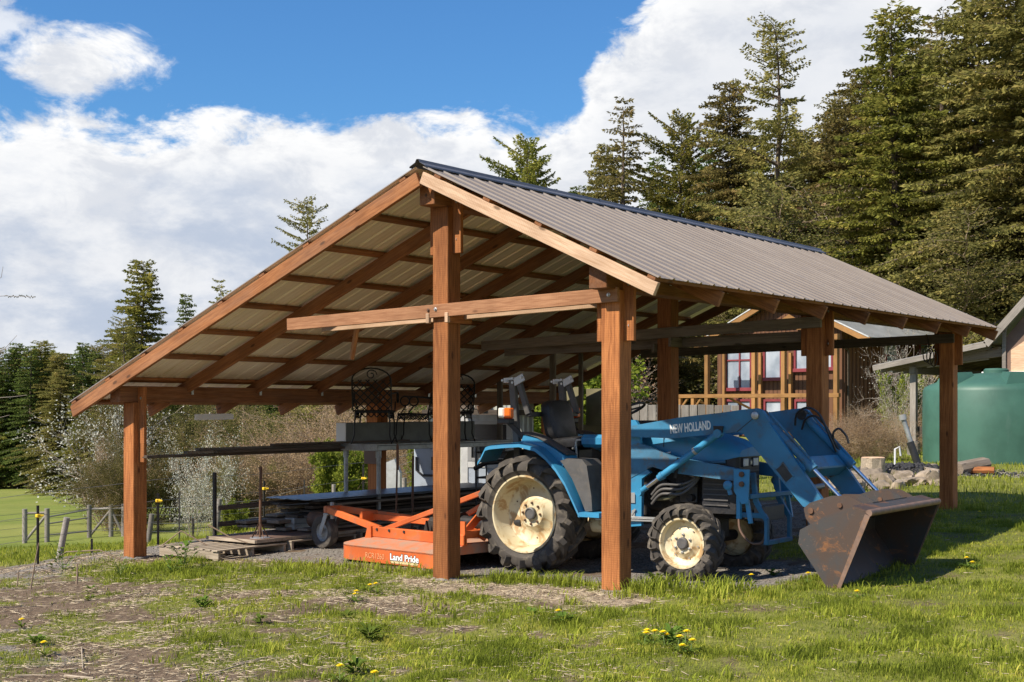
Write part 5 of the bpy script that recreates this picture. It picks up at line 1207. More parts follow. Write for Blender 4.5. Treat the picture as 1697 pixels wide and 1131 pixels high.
# walls: backing + separate vertical boards on the sunny front
zwall = lambda x: zpk - abs(x - xm_)*(zpk-ze0)/(xm_-xe0) - .12
m = MB(); m.prism([(xw0, gh-.3), (xw0, zwall(xw0)), (xm_, zpk-.15), (xw1, zwall(xw1)), (xw1, gh-.3)], .06, HD); m.build('wall', M['siding'], H)
sb = []
n = 30; m = MB()
for k in range(n):
    x = xw0 + (xw1-xw0)*(k+.5)/n; bw_ = abs(xw1-xw0)/n - .018
    b = MB(); b.box((0, 0, 0), (bw_, .03, 1.0)); zt = zwall(x)-.02
    if k == 0: sbm = b.mesh('siding_board', M['siding'])
    o = bpy.data.objects.new('siding_board', sbm); COL.objects.link(o); o.parent = H; o.location = (x, .04 + random.uniform(-.004, .004), (zt+gh-.3)/2); o.scale = (1, 1, zt-gh+.3)
for k in range(28):
    y = .25 + k*HD/28; o = bpy.data.objects.new('siding_board', sbm); COL.objects.link(o); o.parent = H; zt = zwall(xw1)-.02; o.location = (xw1+.018, y, (zt+gh-.3)/2); o.rotation_euler = (0, 0, PI/2); o.scale = (1.15, 1, zt-gh+.3)
# roof slopes, barge boards
for s, xe in ((-1, xe0), (1, xe1)):
    slab((xm_, zpk), (xe, ze0), -.45, HD+.4, .08 if s > 0 else -.08, 'house_roof', 'roof', H)
    board('barge_board', (xm_, -.47, zpk-.13), (xe, -.47, ze0-.13), .05, .24, M['fir_frame'], H)
    board('drip_edge', (xm_, -.50, zpk+.0), (xe, -.50, ze0), .03, .05, M['door_white'], H)
xc, wc = hx(1467, 3.2); m = MB(); m.tube([(xc, 3.2, ze0-.5), (xc, 3.2, zat(530, wc)+.25)], .10, 14); m.lathe([(.16, zat(536, wc)), (.12, zat(536, wc)+.05)], (xc, 3.2, 0)); m.build('chimney_pipe', M['galv'], H, smooth=40)
# window trims: (px0,px1,py0,py1)
def window(px0, px1, py0, py1, mul=(), mulh=(), yl=.0, side=False, nm='window'):
    x0, za = hp(px0, py0, yl); x1, zb = hp(px1, py1, yl)
    m = MB(); fw = .09
    for (c, s_) in (((x0+fw/2, za, zb), 0), ((x1-fw/2, za, zb), 0)): m.box((c[0], yl-.035, (za+zb)/2), (fw, .09, za-zb), None, 0, .004)
    m.box(((x0+x1)/2, yl-.035, za-fw/2), (x1-x0-2*fw, .085, fw)); m.box(((x0+x1)/2, yl-.05, zb+fw/2-.03), (x1-x0+.12, .12, fw+.05), None, 0, .004)
    f_ = m.build('window', M['red_trim'], H)
    xs = [x0+fw] + [x0+(x1-x0)*q_ for q_ in mul] + [x1-fw]; zs = [zb+fw-.03] + [zb+(za-zb)*q_ for q_ in mulh] + [za-fw]
    for i in range(len(xs)-1):
        for j in range(len(zs)-1):
            m = MB(); m.box(((xs[i]+xs[i+1])/2, yl-.0, (zs[j]+zs[j+1])/2), (xs[i+1]-xs[i]-.03, .02, zs[j+1]-zs[j]-.03)); m.build('pane', M['glass'], f_)
    m = MB()
    for x in xs[1:-1]: m.box((x, yl-.03, (za+zb)/2), (.07, .05, za-zb-.1))
    for z in zs[1:-1]: m.box(((x0+x1)/2, yl-.03, z), (x1-x0-.1, .052, .06))
    if mul or mulh: m.build('muntin', M['red_trim'], f_)
window(1202, 1247, 579, 646, (.55,), (.72,)); window(1266, 1297, 575, 629); window(1317, 1352, 575, 614); window(1358, 1382, 575, 612)
window(1203, 1247, 662, 690, (.55,), (.3,)); window(1267, 1298, 662, 700); window(1318, 1352, 662, 700)
# windows on the shaded side
for (y, z0, z1, wd_) in ((3.6, 3.0, 4.35, .75), (3.6, .9, 1.7, .8), (6.3, 3.0, 4.2, .7)):
    m = MB(); m.box((xw1+.05, y, (z0+z1)/2), (.06, wd_+.16, z1-z0+.16), None, 0, .004); f_ = m.build('window', M['red_trim'], H)
    for zz0, zz1 in ((z0, (z0+z1)/2-.02), ((z0+z1)/2+.02, z1)):
        m = MB(); m.box((xw1+.075, y, (zz0+zz1)/2), (.03, wd_, zz1-zz0)); m.build('pane', M['glass'], f_)
m = MB(); m.tube([(xw1+.12, -.3, ze0-.25), (xw1+.1, .3, ze0-.45), (xw1+.1, .3, gh)], .045, 8); m.build('downpipe', M['dark_wood'], H, smooth=50)
# porch frame: posts, header, railing beam in front of the wall
yp = -1.7
for px in (1172, 1250, 1299, 1386):
    x, w = hx(px, yp); board('porch_post', (x, yp, gh-.3), (x, yp, zat(557, w)), .17, .17, M['fir_frame'], H, up=(0, 1, 0))
xa, za_ = hp(1163, 567, yp); xb, zb_ = hp(1390, 561, yp); board('porch_header', (xa, yp, za_-.02), (xb, yp, za_-.02), .20, .20, M['fir_frame'], H)
xa, za_ = hp(1121, 657, yp); xb, _ = hx(1392, yp); board('porch_beam', (xa, yp-.02, za_), (xb, yp-.02, za_), .16, .15, M['fir_frame'], H)
for px in (1127, 1149):
    x, w = hx(px, yp); board('deck_post', (x, yp, gh-.3), (x, yp, za_-.07), .15, .15, M['fir_frame'], H, up=(0, 1, 0)); board('knee_brace', (x+.05, yp, za_-.5), (x+.42, yp, za_-.08), .08, .08, M['fir_frame'], H)
for px in (1200, 1260, 1310):
    x, w = hx(px, -.15); board('wall_post', (x, -.15, gh-.3), (x, -.15, ze0-.2), .12, .12, M['fir_frame'], H, up=(0, 1, 0)) if px == 1200 else board('wall_post', (x, -.15, gh-.3), (x, -.15, zat(585, w)), .12, .12, M['fir_frame'], H, up=(0, 1, 0))
    board('knee_brace', (x, -.2, za_-.7), (x-.5, yp+.1, za_-.08), .07, .08, M['fir_frame'], H) if px < 1300 else None
for (x0_, x1_) in ((0, 1),):
    xq, zq = hp(1308, 522, -.02); m = MB(); m.prism([(xq-1.15, zq-.55), (xq, zq+.02), (xq+1.0, zq-.55)], -.05, -.01); m.build('gable_panel', M['fir_frame'], H)
    m = MB(); m.box(((xm_+xw1)/2+.4, -.03, (ze0+zpk)/2-.5), (abs(xw1-xm_)-.5, .04, .05)); m.build('trim_band', M['fir_frame'], H)
# small barn-coloured shed and plank fence behind the middle of the shed
PF = empty('plank_fence', at(1040, 27.0, 0), TH - .18, 'grey upright plank fence seen between the steering wheel and house', 'fence')
fz = g(PF.location.x, PF.location.y)
for k in range(14):
    o = board('plank', (k*.165, 0, fz-.1), (k*.165, random.uniform(-.01, .01), zat(671, 27) + random.uniform(-.02, .02)), .15, .02, M['grey_wood'], PF, up=(0, 1, 0))
board('rail', (-.1, .03, 1.25), (2.3, .03, 1.25), .03, .09, M['old_wood'], PF)
SH = empty('low_shed', at(1120, 57, 0), TH-.3, 'low brown board shed with pale sloping roof edge beneath the porch deck', 'shed')
m = MB(); m.prism([(-1.9, -.3), (-1.9, 1.42), (1.7, .85), (1.7, -.3)], 0, 2.5); m.build('wall', M['old_wood'], SH); board('roof_edge', (-2.0, -.05, 1.5), (1.8, -.05, .9), .1, .07, M['grey_wood'], SH)

# ---------------- fences and stakes at the left ----------------
def t_post(px, pyb, pyt, w, label, yel=None):
    q = at(px, w, zat(pyb, w)); q.z = min(q.z, g(q.x, q.y)); h = zat(pyt, w) - q.z
    p = empty('fence_stake', q, random.uniform(0, 3), label, 'stake'); m = MB(); m.box((0, 0, h/2), (.035, .006, h)); m.box((0, .014, h/2), (.006, .03, h)); 
    for k in range(int(h/.12)): m.box((0, -.006, .1+k*.12), (.02, .008, .02))
    m.build('stake', M['iron'], p)
    if yel: m = MB(); zz_ = zat(yel, w)-q.z; m.box((0, -.005, zz_), (.07, .05, .045), None, 0, .008); m.tube([(-.03, 0, zz_), (.05, -.05, zz_)], .012, 6); m.build('insulator', M['plastic_yellow'], p)
    return p
S_ = [(63, 958, 838, 17.5, 'dark steel stake with yellow insulator at the far left foreground', 855), (262, 915, 818, 19.0, 'dark stake with yellow insulator just right of the left corner post', 830), (438, 880, 797, 22.0, 'dark stake with yellow clip behind the rusty pole', 810), (602, 860, 770, 24.0, 'stake with yellow clip seen between the table legs', 793), (297, 880, 815, 30, 'thin bare stake in the field right of the left corner post', None), (152, 940, 893, 20, 'short thin stake at the left, between stake and leaning post', None), (320, 905, 860, 21, 'short thin pointed stake left of the pallet', None), (690, 880, 770, 26, 'thin stake left of the enamel cabinet', None), (505, 850, 795, 32, 'faint thin stake above the lumber pile', None), (431, 862, 805, 30, 'thin bare stake left of the yellow clipped one', None)]
for a in S_: t_post(*a[:4], a[4], a[5])
for (px, py0, px1, py1, w, lb) in ((94, 945, 111, 858, 18.5, 'leaning grey round post at the far left'), (243, 890, 252, 852, 22, 'leaning grey post just right of the left corner post'), (357, 890, 364, 827, 24, 'leaning pale round post behind the steel post'), (553, 840, 553, 803, 30, 'short pale post seen above the roofing sheets'), (670, 870, 670, 792, 25, 'pale round post left of the enamel cabinet')):
    a = at(px, w, zat(py0, w)); a.z = min(a.z, g(a.x, a.y)-.1); b = at(px1, w, zat(py1, w)); m = MB(); m.tube([a, b], .045, 10); tag(m.build('round_post', M['grey_wood'], smooth=50), lb, 'post')
# field gates
def pole(m, px0, py0, px1, py1, w, r=.06, w1=None): m.tube([at(px0, w, zat(py0, w)), at(px1, w1 or w, zat(py1, w1 or w))], r, 8)
for i, (xs, w, lb) in enumerate((((41, 78), 52, 'left grey timber brace panel of the field gate'), ((148, 184, 205), 54, 'right grey timber brace panels beyond the left corner post'))):
    G_ = empty('gate_brace', at(xs[0], w, 0), 0, lb, 'fence panel'); off = -G_.location
    gl = [g(at(x, w).x, at(x, w).y) for x in xs]
    for x, z in zip(xs, gl):
        m = MB(); a = at(x, w, z-.3) + off; b = at(x, w, z+1.32) + off; m.tube([a, b], .10, 10); m.build('post', M['grey_wood'], G_, smooth=50)
    for k in range(len(xs)-1):
        m = MB(); m.tube([at(xs[k], w, gl[k]+1.15)+off, at(xs[k+1], w, gl[k+1]+1.15)+off], .05, 8); m.build('top_rail', M['grey_wood'], G_, smooth=50)
        a, b = ((k, k+1) if k == 0 else (k+1, k)); m = MB(); m.tube([at(xs[a], w, gl[a]+.05)+off, at(xs[b], w, gl[b]+1.1)+off], .055, 8); m.build('diagonal_brace', M['grey_wood'], G_, smooth=50)
G_ = empty('field_gate', at(82, 53, 0), 0, 'low tube gate between the two timber brace panels in the field', 'gate'); off = -G_.location
for h_ in (.25, .75, 1.05):
    m = MB(); a = at(82, 53); b = at(146, 53); m.tube([at(82, 53, g(a.x, a.y)+h_*.9)+off, at(146, 53.5, g(b.x, b.y)+h_*1.08)+off], .03, 6); m.build('rail', M['wire'], G_)
# wire fence lines
for j, (lb, pts) in enumerate((('wire strung low along the edge of the left foreground', ((-40, 17.2), (63, 17.5), (152, 18.6), (262, 19), (438, 22), (602, 24), (690, 26), (760, 27))), ('fine mesh field fence wires running across the left pasture', ((-60, 50), (41, 52), (148, 54), (300, 46), (430, 42), (560, 40), (700, 40))))):
    W0 = empty('wire_fence', at(pts[0][0], pts[0][1], 0), 0, lb, 'wire fence'); off = -W0.location
    for h_ in ((.35, .65, .95) if j == 0 else (.3, .6, .9, 1.15)):
        m = MB(); P_ = []
        for px, w in pts: a = at(px, w); P_.append(Vector((a.x, a.y, g(a.x, a.y)+h_)) + off)
        m.tube(P_, .003 if j == 0 else .006, 4); m.build('wire', M['wire'], W0)
# ---------------- vegetation ----------------
def conifer_mesh(seed, H=20.0, R=3.6, base=.12, lev=.36, per=5, droop=.28, gap=.1, taper=.85, tri=.20, lean=(0, 0), dens=1.0, irr=.35, up=.25):
    r = np.random.default_rng(seed); V = []; F = []; tone = []; tb = MB()
    def axis(z): t_ = z/H; return np.array([lean[0]*t_*t_ + .12*math.sin(z*.5+seed), lean[1]*t_*t_ + .12*math.cos(z*.43+seed), z])
    zs = np.linspace(0, H*.97, 12); tb.tube([tuple(axis(z)) for z in zs], [max(.015, .017*H*(1-z/H)**.9) for z in zs], 7)
    z = H*base; starts = []; dirs = []; 
    sector = r.uniform(.55, 1.25, 9)
    while z < H*.985:
        f = (z/H - base)/(1-base); n = max(3, int(per*(1 - .35*f)))
        ph = r.random()*6.28
        for k in range(n):
            if r.random() < gap*(1-f*.5): continue
            an = ph + k*2*PI/n + r.uniform(-.35, .35); env = (1-f)**taper*(.55 + .45*min(1, f*5+.3)); wob = 1 + irr*(2*float(vnoise(an*1.3+seed, z*.35, 1.0, seed % 7))-1)
            L = R*env*wob*r.uniform(.72, 1.12)*sector[int((an % (2*PI))/(2*PI)*9) % 9] + .25
            a0 = axis(z + r.uniform(-.12, .12)); el = up*(f*1.6-.35) + r.uniform(-.12, .12)
            d = np.array([math.cos(an), math.sin(an), el]); side = np.array([-math.sin(an), math.cos(an), 0])
            ns = max(4, int(L/.15*dens)); ts = np.linspace(.12 if L > 1 else .0, 1, ns)
            def bp(t_): return a0 + d*L*t_ + np.array([0, 0, 1])*(-droop*L*t_*t_ + .16*L*max(0, t_-.6)**1.3*(1 if up > 0 else 0))
            if L > .8: tb.tube([tuple(bp(q)) for q in (0, .35, .7, .95)], [.045*L/3+.01, .03*L/3+.008, .018*L/3+.005, .004], 4, cap=False)
            bt = r.uniform(-.18, .18); C_ = np.array([bp(t_) for t_ in ts]); sw = (.42*L*(1-ts)**.7*.55 + .16)*r.uniform(.6, 1.15, ns); mm = 3 + (sw/.11*dens).astype(int)
            idx = np.repeat(np.arange(ns), mm); idx = np.concatenate([idx, idx]); N = len(idx); S_ = np.where(np.arange(N) < N//2, -1.0, 1.0)[:, None]
            g_ = r.random(N)[:, None]; w1_ = sw[idx][:, None]
            P_ = C_[idx] + side*S_*w1_*g_ + d*(.35*w1_*g_); P_[:, 2] += -.22*(w1_*g_)[:, 0] + r.uniform(-.06, .06, N)
            D_ = side*S_*r.uniform(.3, 1, (N, 1)) + d*r.uniform(.2, 1.0, (N, 1)); D_[:, 2] += r.uniform(-.75, .25, N); D_ /= np.linalg.norm(D_, axis=1)[:, None]
            Nn = np.cross(D_, r.normal(size=(N, 3))); Nn /= np.linalg.norm(Nn, axis=1)[:, None]+1e-6; l_ = (tri*r.uniform(.6, 1.4, N))[:, None]; w_ = l_*r.uniform(.14, .26, (N, 1))
            V.append(np.stack([P_ - Nn*w_*.4, P_ + D_*l_*.5 + Nn*w_, P_ + D_*l_, P_ + D_*l_*.45 - Nn*w_], 1).reshape(-1, 3)); tone.append(np.repeat(np.clip(.45 + bt + r.uniform(-.35, .4, N), 0, 1), 4))
        z += lev*r.uniform(.75, 1.25)*(1 - .35*f)
    V = np.concatenate(V); n4 = len(V)//4; F = (np.array([(0, 1, 2), (0, 2, 3)])[None] + 4*np.arange(n4)[:, None, None]).reshape(-1, 3)
    return tb.mesh('trunk', M['bark'], fix=False), V, F, np.concatenate(tone)
CON = {}
def conifer_kind(key, matname, **kw):
    tm, V, F, T_ = conifer_mesh(**kw); CON[key] = (tm, np_mesh('crown', V, F, M[matname], {'tone': T_}, link=False), kw.get('H', 20.0))
conifer_kind('layered', 'needle_olive', seed=3, R=5.6, base=.08, lev=.58, per=6, droop=.10, gap=.16, taper=.60, irr=.55, dens=.95, up=.35, tri=.20)
conifer_kind('dense', 'needle_green', seed=8, R=5.2, base=.08, lev=.42, per=7, droop=.22, gap=.06, taper=.62, dens=1.0, tri=.24)
conifer_kind('broad', 'needle_olive', seed=14, R=5.2, base=.06, lev=.44, per=8, droop=.25, gap=.12, taper=.55, irr=.5, dens=.92, tri=.25)
conifer_kind('pine', 'needle_green', seed=21, R=4.4, base=.2, lev=.52, per=6, droop=.05, gap=.15, taper=.5, irr=.55, dens=1.0, tri=.25, up=.5)
conifer_kind('lean', 'needle_olive', seed=26, R=4.0, base=.10, lev=.55, per=5, droop=.12, gap=.28, taper=.62, irr=.7, dens=.95, lean=(2.6, .3), tri=.22)
conifer_kind('dark', 'needle_dark', seed=31, R=4.3, base=.10, lev=.52, per=6, droop=.25, gap=.1, taper=.75, dens=.85, tri=.27)
def conifer(px, py, w, kind, label, sx=1.0, rz=None, group=None, name='conifer_tree', zt=None):
    q = at(px, w); q.z = g(q.x, q.y) - .1; H_ = (zat(py, w) - q.z) if zt is None else zt
    o = empty(name, q, random.uniform(0, 6.28) if rz is None else rz, label, 'tree', group); s = H_/CON[kind][2]; o.scale = (s*sx, s*sx, s)
    for nm, me in (('trunk', CON[kind][0]), ('crown', CON[kind][1])):
        c = bpy.data.objects.new(nm, me); COL.objects.link(c); c.parent = o
    return o
TREES = [
 (1287, 22, 66, 'layered', .86, 'tall open layered fir standing clear against the cloud, tallest left of the dense group'),
 (1212, 128, 72, 'broad', .72, 'brownish rounded fir just left of the tall open layered fir'),
 (1480, -6, 62, 'dense', .98, 'dense bright green fir whose pointed top reaches the top of the photo'),
 (1432, 105, 74, 'broad', .8, 'brown-green fir between the layered fir and the bright green one'),
 (1385, 150, 80, 'layered', .8, 'smaller shaded fir right behind the tall layered fir'),
 (1562, 8, 66, 'layered', .95, 'tall dark fir right of the bright green pointed fir'),
 (1620, -60, 60, 'broad', .9, 'huge brownish fir second from the right edge, top out of frame'),
 (1712, -90, 56, 'broad', 1.0, 'huge olive fir cut by the right edge of the photo'),
 (1668, 30, 74, 'dense', .9, 'green fir showing between the two huge olive firs at right'),
 (1128, 183, 78, 'pine', .8, 'pale green round-topped pine left of the brownish firs'),
 (1042, 145, 64, 'lean', 1.0, 'crooked fir with leaning spire above the ridge of the shed roof'),
 (1000, 235, 70, 'broad', .72, 'bushy fir left of the crooked leaning one'),
 (872, 224, 58, 'pine', .85, 'leftmost of the trees above the right roof slope, with ragged top'),
 (930, 262, 60, 'lean', 1.1, 'low fir whose bough leans right beside the ragged topped tree'),
 (1090, 250, 84, 'dark', .9, 'dark fir filling the gap below the pale green pine'),
 (1170, 235, 88, 'dark', 1.0, 'dark background fir behind the brownish fir'),
 (1330, 215, 90, 'broad', 1.1, 'broad shaded fir behind the layered one'),
 (785, 276, 92, 'dark', .55, 'tiny fir tip just right of the roof peak'),
 (960, 300, 88, 'dark', 1.1, 'dark low fir behind the leaning bough'),
 (1520, 150, 80, 'dark', 1.1, 'dark background fir between the bright green fir and its right neighbour'),
 (1590, 200, 86, 'broad', 1.1, 'background fir deep between the right-hand giants'),
 (1250, 330, 76, 'dense', 1.2, 'low bushy fir standing just over the middle of the ridge'),
 (1160, 345, 78, 'broad', 1.2, 'low brown fir over the ridge left of the middle'),
 (1350, 330, 80, 'broad', 1.0, 'low fir over the far end of the ridge'),
 (1440, 300, 74, 'dense', .9, 'low green fir under the bright green giant'),
 (1055, 400, 66, 'broad', 1.25, 'bushy fir seen through the shed left of the house'),
 (1105, 430, 70, 'dense', 1.1, 'rounded green fir seen through the shed beside the porch'),
 (1010, 420, 60, 'dark', 1.2, 'dark fir seen through the shed behind the front right post'),
 (236, 424, 104, 'dense', .95, 'tall fir standing out on the skyline left of the roof eave'),
 (306, 480, 108, 'dark', .8, 'smaller fir right beside the tall skyline fir at left'),
 (205, 520, 100, 'layered', .85, 'spreading fir at the left shoulder of the tall skyline fir'),
 (508, 322, 92, 'layered', .78, 'lone fir top showing above the left roof slope'),
 (275, 655, 84, 'dense', 1.2, 'low dark fir behind the left corner post brace'), (330, 640, 90, 'dark', 1.2, 'dark fir behind the white plums'), (395, 660, 86, 'dense', 1.2, 'green fir above the brown thicket at left'),
 (455, 645, 92, 'dark', 1.2, 'dark fir behind the tan thicket'), (150, 640, 96, 'dense', 1.2, 'bushy green fir at the edge of the field, left of the hawthorn'), (100, 610, 118, 'broad', 1.2, 'large rounded fir at the corner of the field'),
 (1230, 400, 72, 'broad', 1.5, 'wide low brown fir right over the ridge'), (1330, 405, 70, 'broad', 1.4, 'wide low fir near the far ridge end'), (1405, 172, 72, 'broad', .9, 'brown fir with ragged crown left of the bright green fir'), (1530, 62, 70, 'broad', .85, 'olive fir squeezed just right of the bright green pointed fir'), (1345, 232, 74, 'broad', 1.0, 'olive fir filling in below the tall open layered fir'), (1255, 215, 78, 'dense', .9, 'shaded green fir between the brownish and the layered fir'),
 (1560, 330, 70, 'broad', 1.2, 'wide olive fir above the rear roof corner'), (1640, 300, 68, 'dense', 1.1, 'wide green fir above the barn'),
 (398, 462, 100, 'lean', .8, 'single bough tip peeping over the left roof slope'),
]
for (px, py, w, k, sx, lb) in TREES: conifer(px, py, w, k, lb, sx)
rt = random.Random(5); NUM = 'one two three four five six seven eight nine ten eleven twelve thirteen fourteen fifteen sixteen'.split()
for px in range(-60, 600, 18):
    for row in range(2):
        w = 146 + row*16 + rt.uniform(-4, 4) - (18 if px > 180 else 0); x = px + rt.uniform(-9, 9) + row*10
        top = 572 + rt.uniform(-14, 16) + (10 if row else 0) + (20 if px > 330 else 0)
        conifer(x, top, w, rt.choice(('dense', 'dark', 'dark', 'broad', 'layered')), ('conifer in the front row of the left tree line, number %s from the left' % NUM[(px+60)//18]) if row == 0 and px < 200 else 'one of the dark conifers forming the tree line beyond the left field', 1.1, None, 'conifers in the tree line beyond the left field')
rt = random.Random(9)
for px in range(600, 1060, 34): conifer(px+rt.uniform(-8, 8), 470+rt.uniform(-25, 60), 84+rt.uniform(-6, 8), rt.choice(('dark', 'broad', 'dense')), 'one of the conifers hidden mostly by the shed roof behind its middle', 1.2, None, 'conifers behind the middle of the shed')
for px in range(1090, 1720, 42): conifer(px+rt.uniform(-8, 8), 300+rt.uniform(-50, 70), 94+rt.uniform(-4, 10), rt.choice(('dark', 'broad', 'dark')), 'one of the dark conifers deep in the forest behind the right-hand giants', 1.2, None, 'background conifers behind the right-hand giants')

def shrub_mesh(seed, H=3.0, R=1.8, stems=16, sub=5, leaf=.05, nleaf=7, twig='twig', leafmat='bud', spread=.6, droopy=.1, tw=.007, ball=False, lvm=2, sp0=.10):
    r = np.random.default_rng(seed); tb = MB(); V = []; F = []; tone = []
    def leaves(p, n, sp):
        for _ in range(n):
            c = p + r.normal(size=3)*sp; a = r.normal(size=3); a /= np.linalg.norm(a)+1e-6; b = np.cross(a, r.normal(size=3)); b /= np.linalg.norm(b)+1e-6; l_ = leaf*r.uniform(.6, 1.5)
            o = len(V); V.extend((c - a*l_*.5, c + b*l_*.42, c + a*l_*.6, c - b*l_*.42)); F.append((o, o+1, o+2)); F.append((o, o+2, o+3)); t_ = r.random(); tone.extend((t_,)*4)
    def grow(p, d, L, rad, lv):
        n = 5; pts = [p.copy()]; q = p.copy(); dd = d.copy()
        for k in range(n):
            dd = dd + r.normal(size=3)*.13 + np.array([0, 0, .04 - droopy*.12]); dd /= np.linalg.norm(dd); q = q + dd*L/n; pts.append(q.copy())
        tb.tube([tuple(x) for x in pts], [rad*(1-.75*k/n) for k in range(n+1)], 3 if lv else 4, cap=False)
        if lv < lvm:
            for k in range(sub):
                i_ = r.integers(1, n+1); b = pts[i_]; nd = dd + r.normal(size=3)*.55; nd /= np.linalg.norm(nd); grow(b, nd, L*r.uniform(.32, .55), rad*.55, lv+1)
        for x in pts[2:]: leaves(x, nleaf if lv else max(1, nleaf//3), sp0)
    for s in range(stems):
        an = r.random()*6.28; tl = spread*r.uniform(.15, 1); d = np.array([math.cos(an)*tl, math.sin(an)*tl, 1.0]); d /= np.linalg.norm(d); b = np.array([math.cos(an), math.sin(an), 0])*R*.25*r.random()
        grow(b, d, H*r.uniform(.6, .95), tw*2.2, 0)
    return tb.mesh('stems', M[twig], fix=False), np_mesh('foliage', np.array(V), np.array(F), M[leafmat], {'tone': np.array(tone)}, link=False)
SHR = {'brush': shrub_mesh(1, 3, 1.6, 26, 7, .026, 4, 'twig', 'bud', .75), 'blossom': shrub_mesh(2, 3, 1.5, 11, 6, .042, 2, 'twig_pale', 'blossom', .7), 'green': shrub_mesh(3, 3, 1.6, 18, 6, .10, 9, 'twig', 'leaf_bright', .7),
       'olive': shrub_mesh(4, 3, 1.8, 20, 6, .11, 10, 'twig', 'leaf_olive', .85), 'bare': shrub_mesh(5, 3, 1.2, 7, 7, .05, 1, 'twig_pale', 'bud', .45), 'hedge': shrub_mesh(6, 3, 2.2, 60, 6, .030, 3, 'twig', 'bud', .9, tw=.006), 'sparse_blossom': shrub_mesh(7, 3, 1.4, 9, 6, .024, 1, 'twig_pale', 'blossom', .75),
       'bigolive': shrub_mesh(11, 3, 2.2, 12, 6, .028, 9, 'twig', 'leaf_olive', .8, lvm=3, tw=.009, sp0=.09)}
def shrub(px, w, kind, H_, sx, label, cat='shrub', name='shrub', group=None, dz=0, py=None):
    q = at(px, w); q.z = g(q.x, q.y) - .05 + dz
    if py is not None: H_ = zat(py, w) - q.z
    o = empty(name, q, random.uniform(0, 6.28), label, cat, group); s = H_/2.9; o.scale = (s*sx, s*sx, s)
    for me in SHR[kind]:
        c = bpy.data.objects.new(me.name.split('.')[0], me); COL.objects.link(c); c.parent = o
    return o
SH_ = [
 (172, 64, 'blossom', None, 1.3, 'white flowering hawthorn tree left of the left corner post', 'tree', 700), (205, 62, 'blossom', None, .5, 'white flowering thorn partly behind the left corner post', 'tree', 668), (182, 58, 'brush', None, .75, 'brown bare thicket under the white hawthorn', 'shrub', 768),
 (225, 56, 'bigolive', None, .9, 'low olive bush just right behind the left corner post', 'shrub', 762), (318, 50, 'blossom', None, .6, 'white blossoming plum left of the rusty pole', 'tree', 752), (352, 52, 'blossom', None, .55, 'taller white blossoming plum behind the rusty pole', 'tree', 738), (285, 64, 'bigolive', None, 1.0, 'dark olive bush behind the white plum', 'shrub', 715),
 (400, 54, 'bigolive', None, 1.0, 'olive thicket right of the white plum', 'shrub', 778), (440, 56, 'hedge', None, 1.3, 'tan bare hazel thicket behind the lumber', 'shrub', 757), (480, 58, 'hedge', None, 1.4, 'tall tan thicket above the roofing sheets', 'shrub', 742), (520, 56, 'hedge', None, 1.4, 'tall tan thicket left of the table', 'shrub', 725), (565, 60, 'brush', None, 1.6, 'tan thicket behind the tall garden chair', 'shrub', 708), (610, 64, 'brush', None, 1.6, 'tan thicket behind the left middle post', 'shrub', 690),
 (660, 66, 'brush', None, 1.6, 'tan thicket under the second garden chair', 'shrub', 670), (350, 66, 'bigolive', None, 1.2, 'green olive bush in the back row behind the plums', 'shrub', 712), (420, 70, 'bigolive', None, 1.3, 'tall olive bush in the back row above the brown thicket', 'shrub', 700), (255, 68, 'bigolive', None, 1.0, 'dark bush behind left end of the thicket', 'shrub', 680),
 (557, 38, 'green', None, .75, 'yellow-green bush seen under the table left leg', 'shrub', 762), (590, 39, 'green', None, .6, 'yellow-green bush between the table legs', 'shrub', 765), (692, 42, 'green', None, .6, 'light green bush left of the enamel cabinet', 'shrub', 752), (675, 46, 'brush', None, 1.2, 'brown brush seen left of the middle front post', 'shrub', 765),
 (390, 27, 'green', 0.62, .8, 'small bright green weed bush behind the low rail boards', 'shrub', None), (960, 44, 'green', None, 1.3, 'sunlit yellow-green bush above the plywood sheets', 'tree', 590),
 (1418, 70, 'bare', None, 1.5, 'pale leafless tree standing behind the far end of the roof', 'tree', 365), (1465, 74, 'bigolive', None, 1.6, 'rounded olive bush right of the pale leafless tree', 'tree', 500), (1530, 68, 'bigolive', None, 1.9, 'olive bush just above the rear roof corner', 'tree', 505), (1600, 66, 'bigolive', None, 1.9, 'olive bush left of the barn gable', 'tree', 500), (1665, 62, 'bigolive', None, 1.9, 'olive bush behind the barn gable', 'tree', 480), (1390, 70, 'bigolive', None, 1.7, 'brownish bush behind the ridge end', 'tree', 450),
 (1070, 66, 'bigolive', None, 1.6, 'olive bush seen through the shed under the firs', 'tree', 560), (1115, 68, 'bigolive', None, 1.5, 'pale olive bush beside the porch', 'tree', 590), (1150, 70, 'bigolive', None, 1.5, 'olive bush partly behind the porch corner', 'tree', 560), (1040, 58, 'bare', None, 1.3, 'bare twiggy bush through the shed behind the plank fence', 'shrub', 600),
 (1492, 42, 'sparse_blossom', None, .6, 'sparse white budding bush in front of the dark house side', 'shrub', 575), (1512, 46, 'sparse_blossom', None, .6, 'white budding bush showing over the lean-to roof', 'shrub', 535), (1470, 39, 'sparse_blossom', None, .55, 'low twiggy budding bush left of the barn post', 'shrub', 640), (1495, 45, 'green', None, .6, 'green bush behind the barn post', 'shrub', 640),
 (1395, 35, 'hedge', None, 1.2, 'dry brown cut-back brush mound, leftmost behind the loader', 'shrub', 705), (1425, 34.5, 'hedge', None, 1.3, 'dry brown brush mound in the middle of the row behind the stones', 'shrub', 698), (1455, 34, 'hedge', None, 1.25, 'dry brown brush mound beside the leaning pipe', 'shrub', 702), (1527, 40, 'hedge', None, 1.1, 'dry brush between barn post and green tank', 'shrub', 690),
]
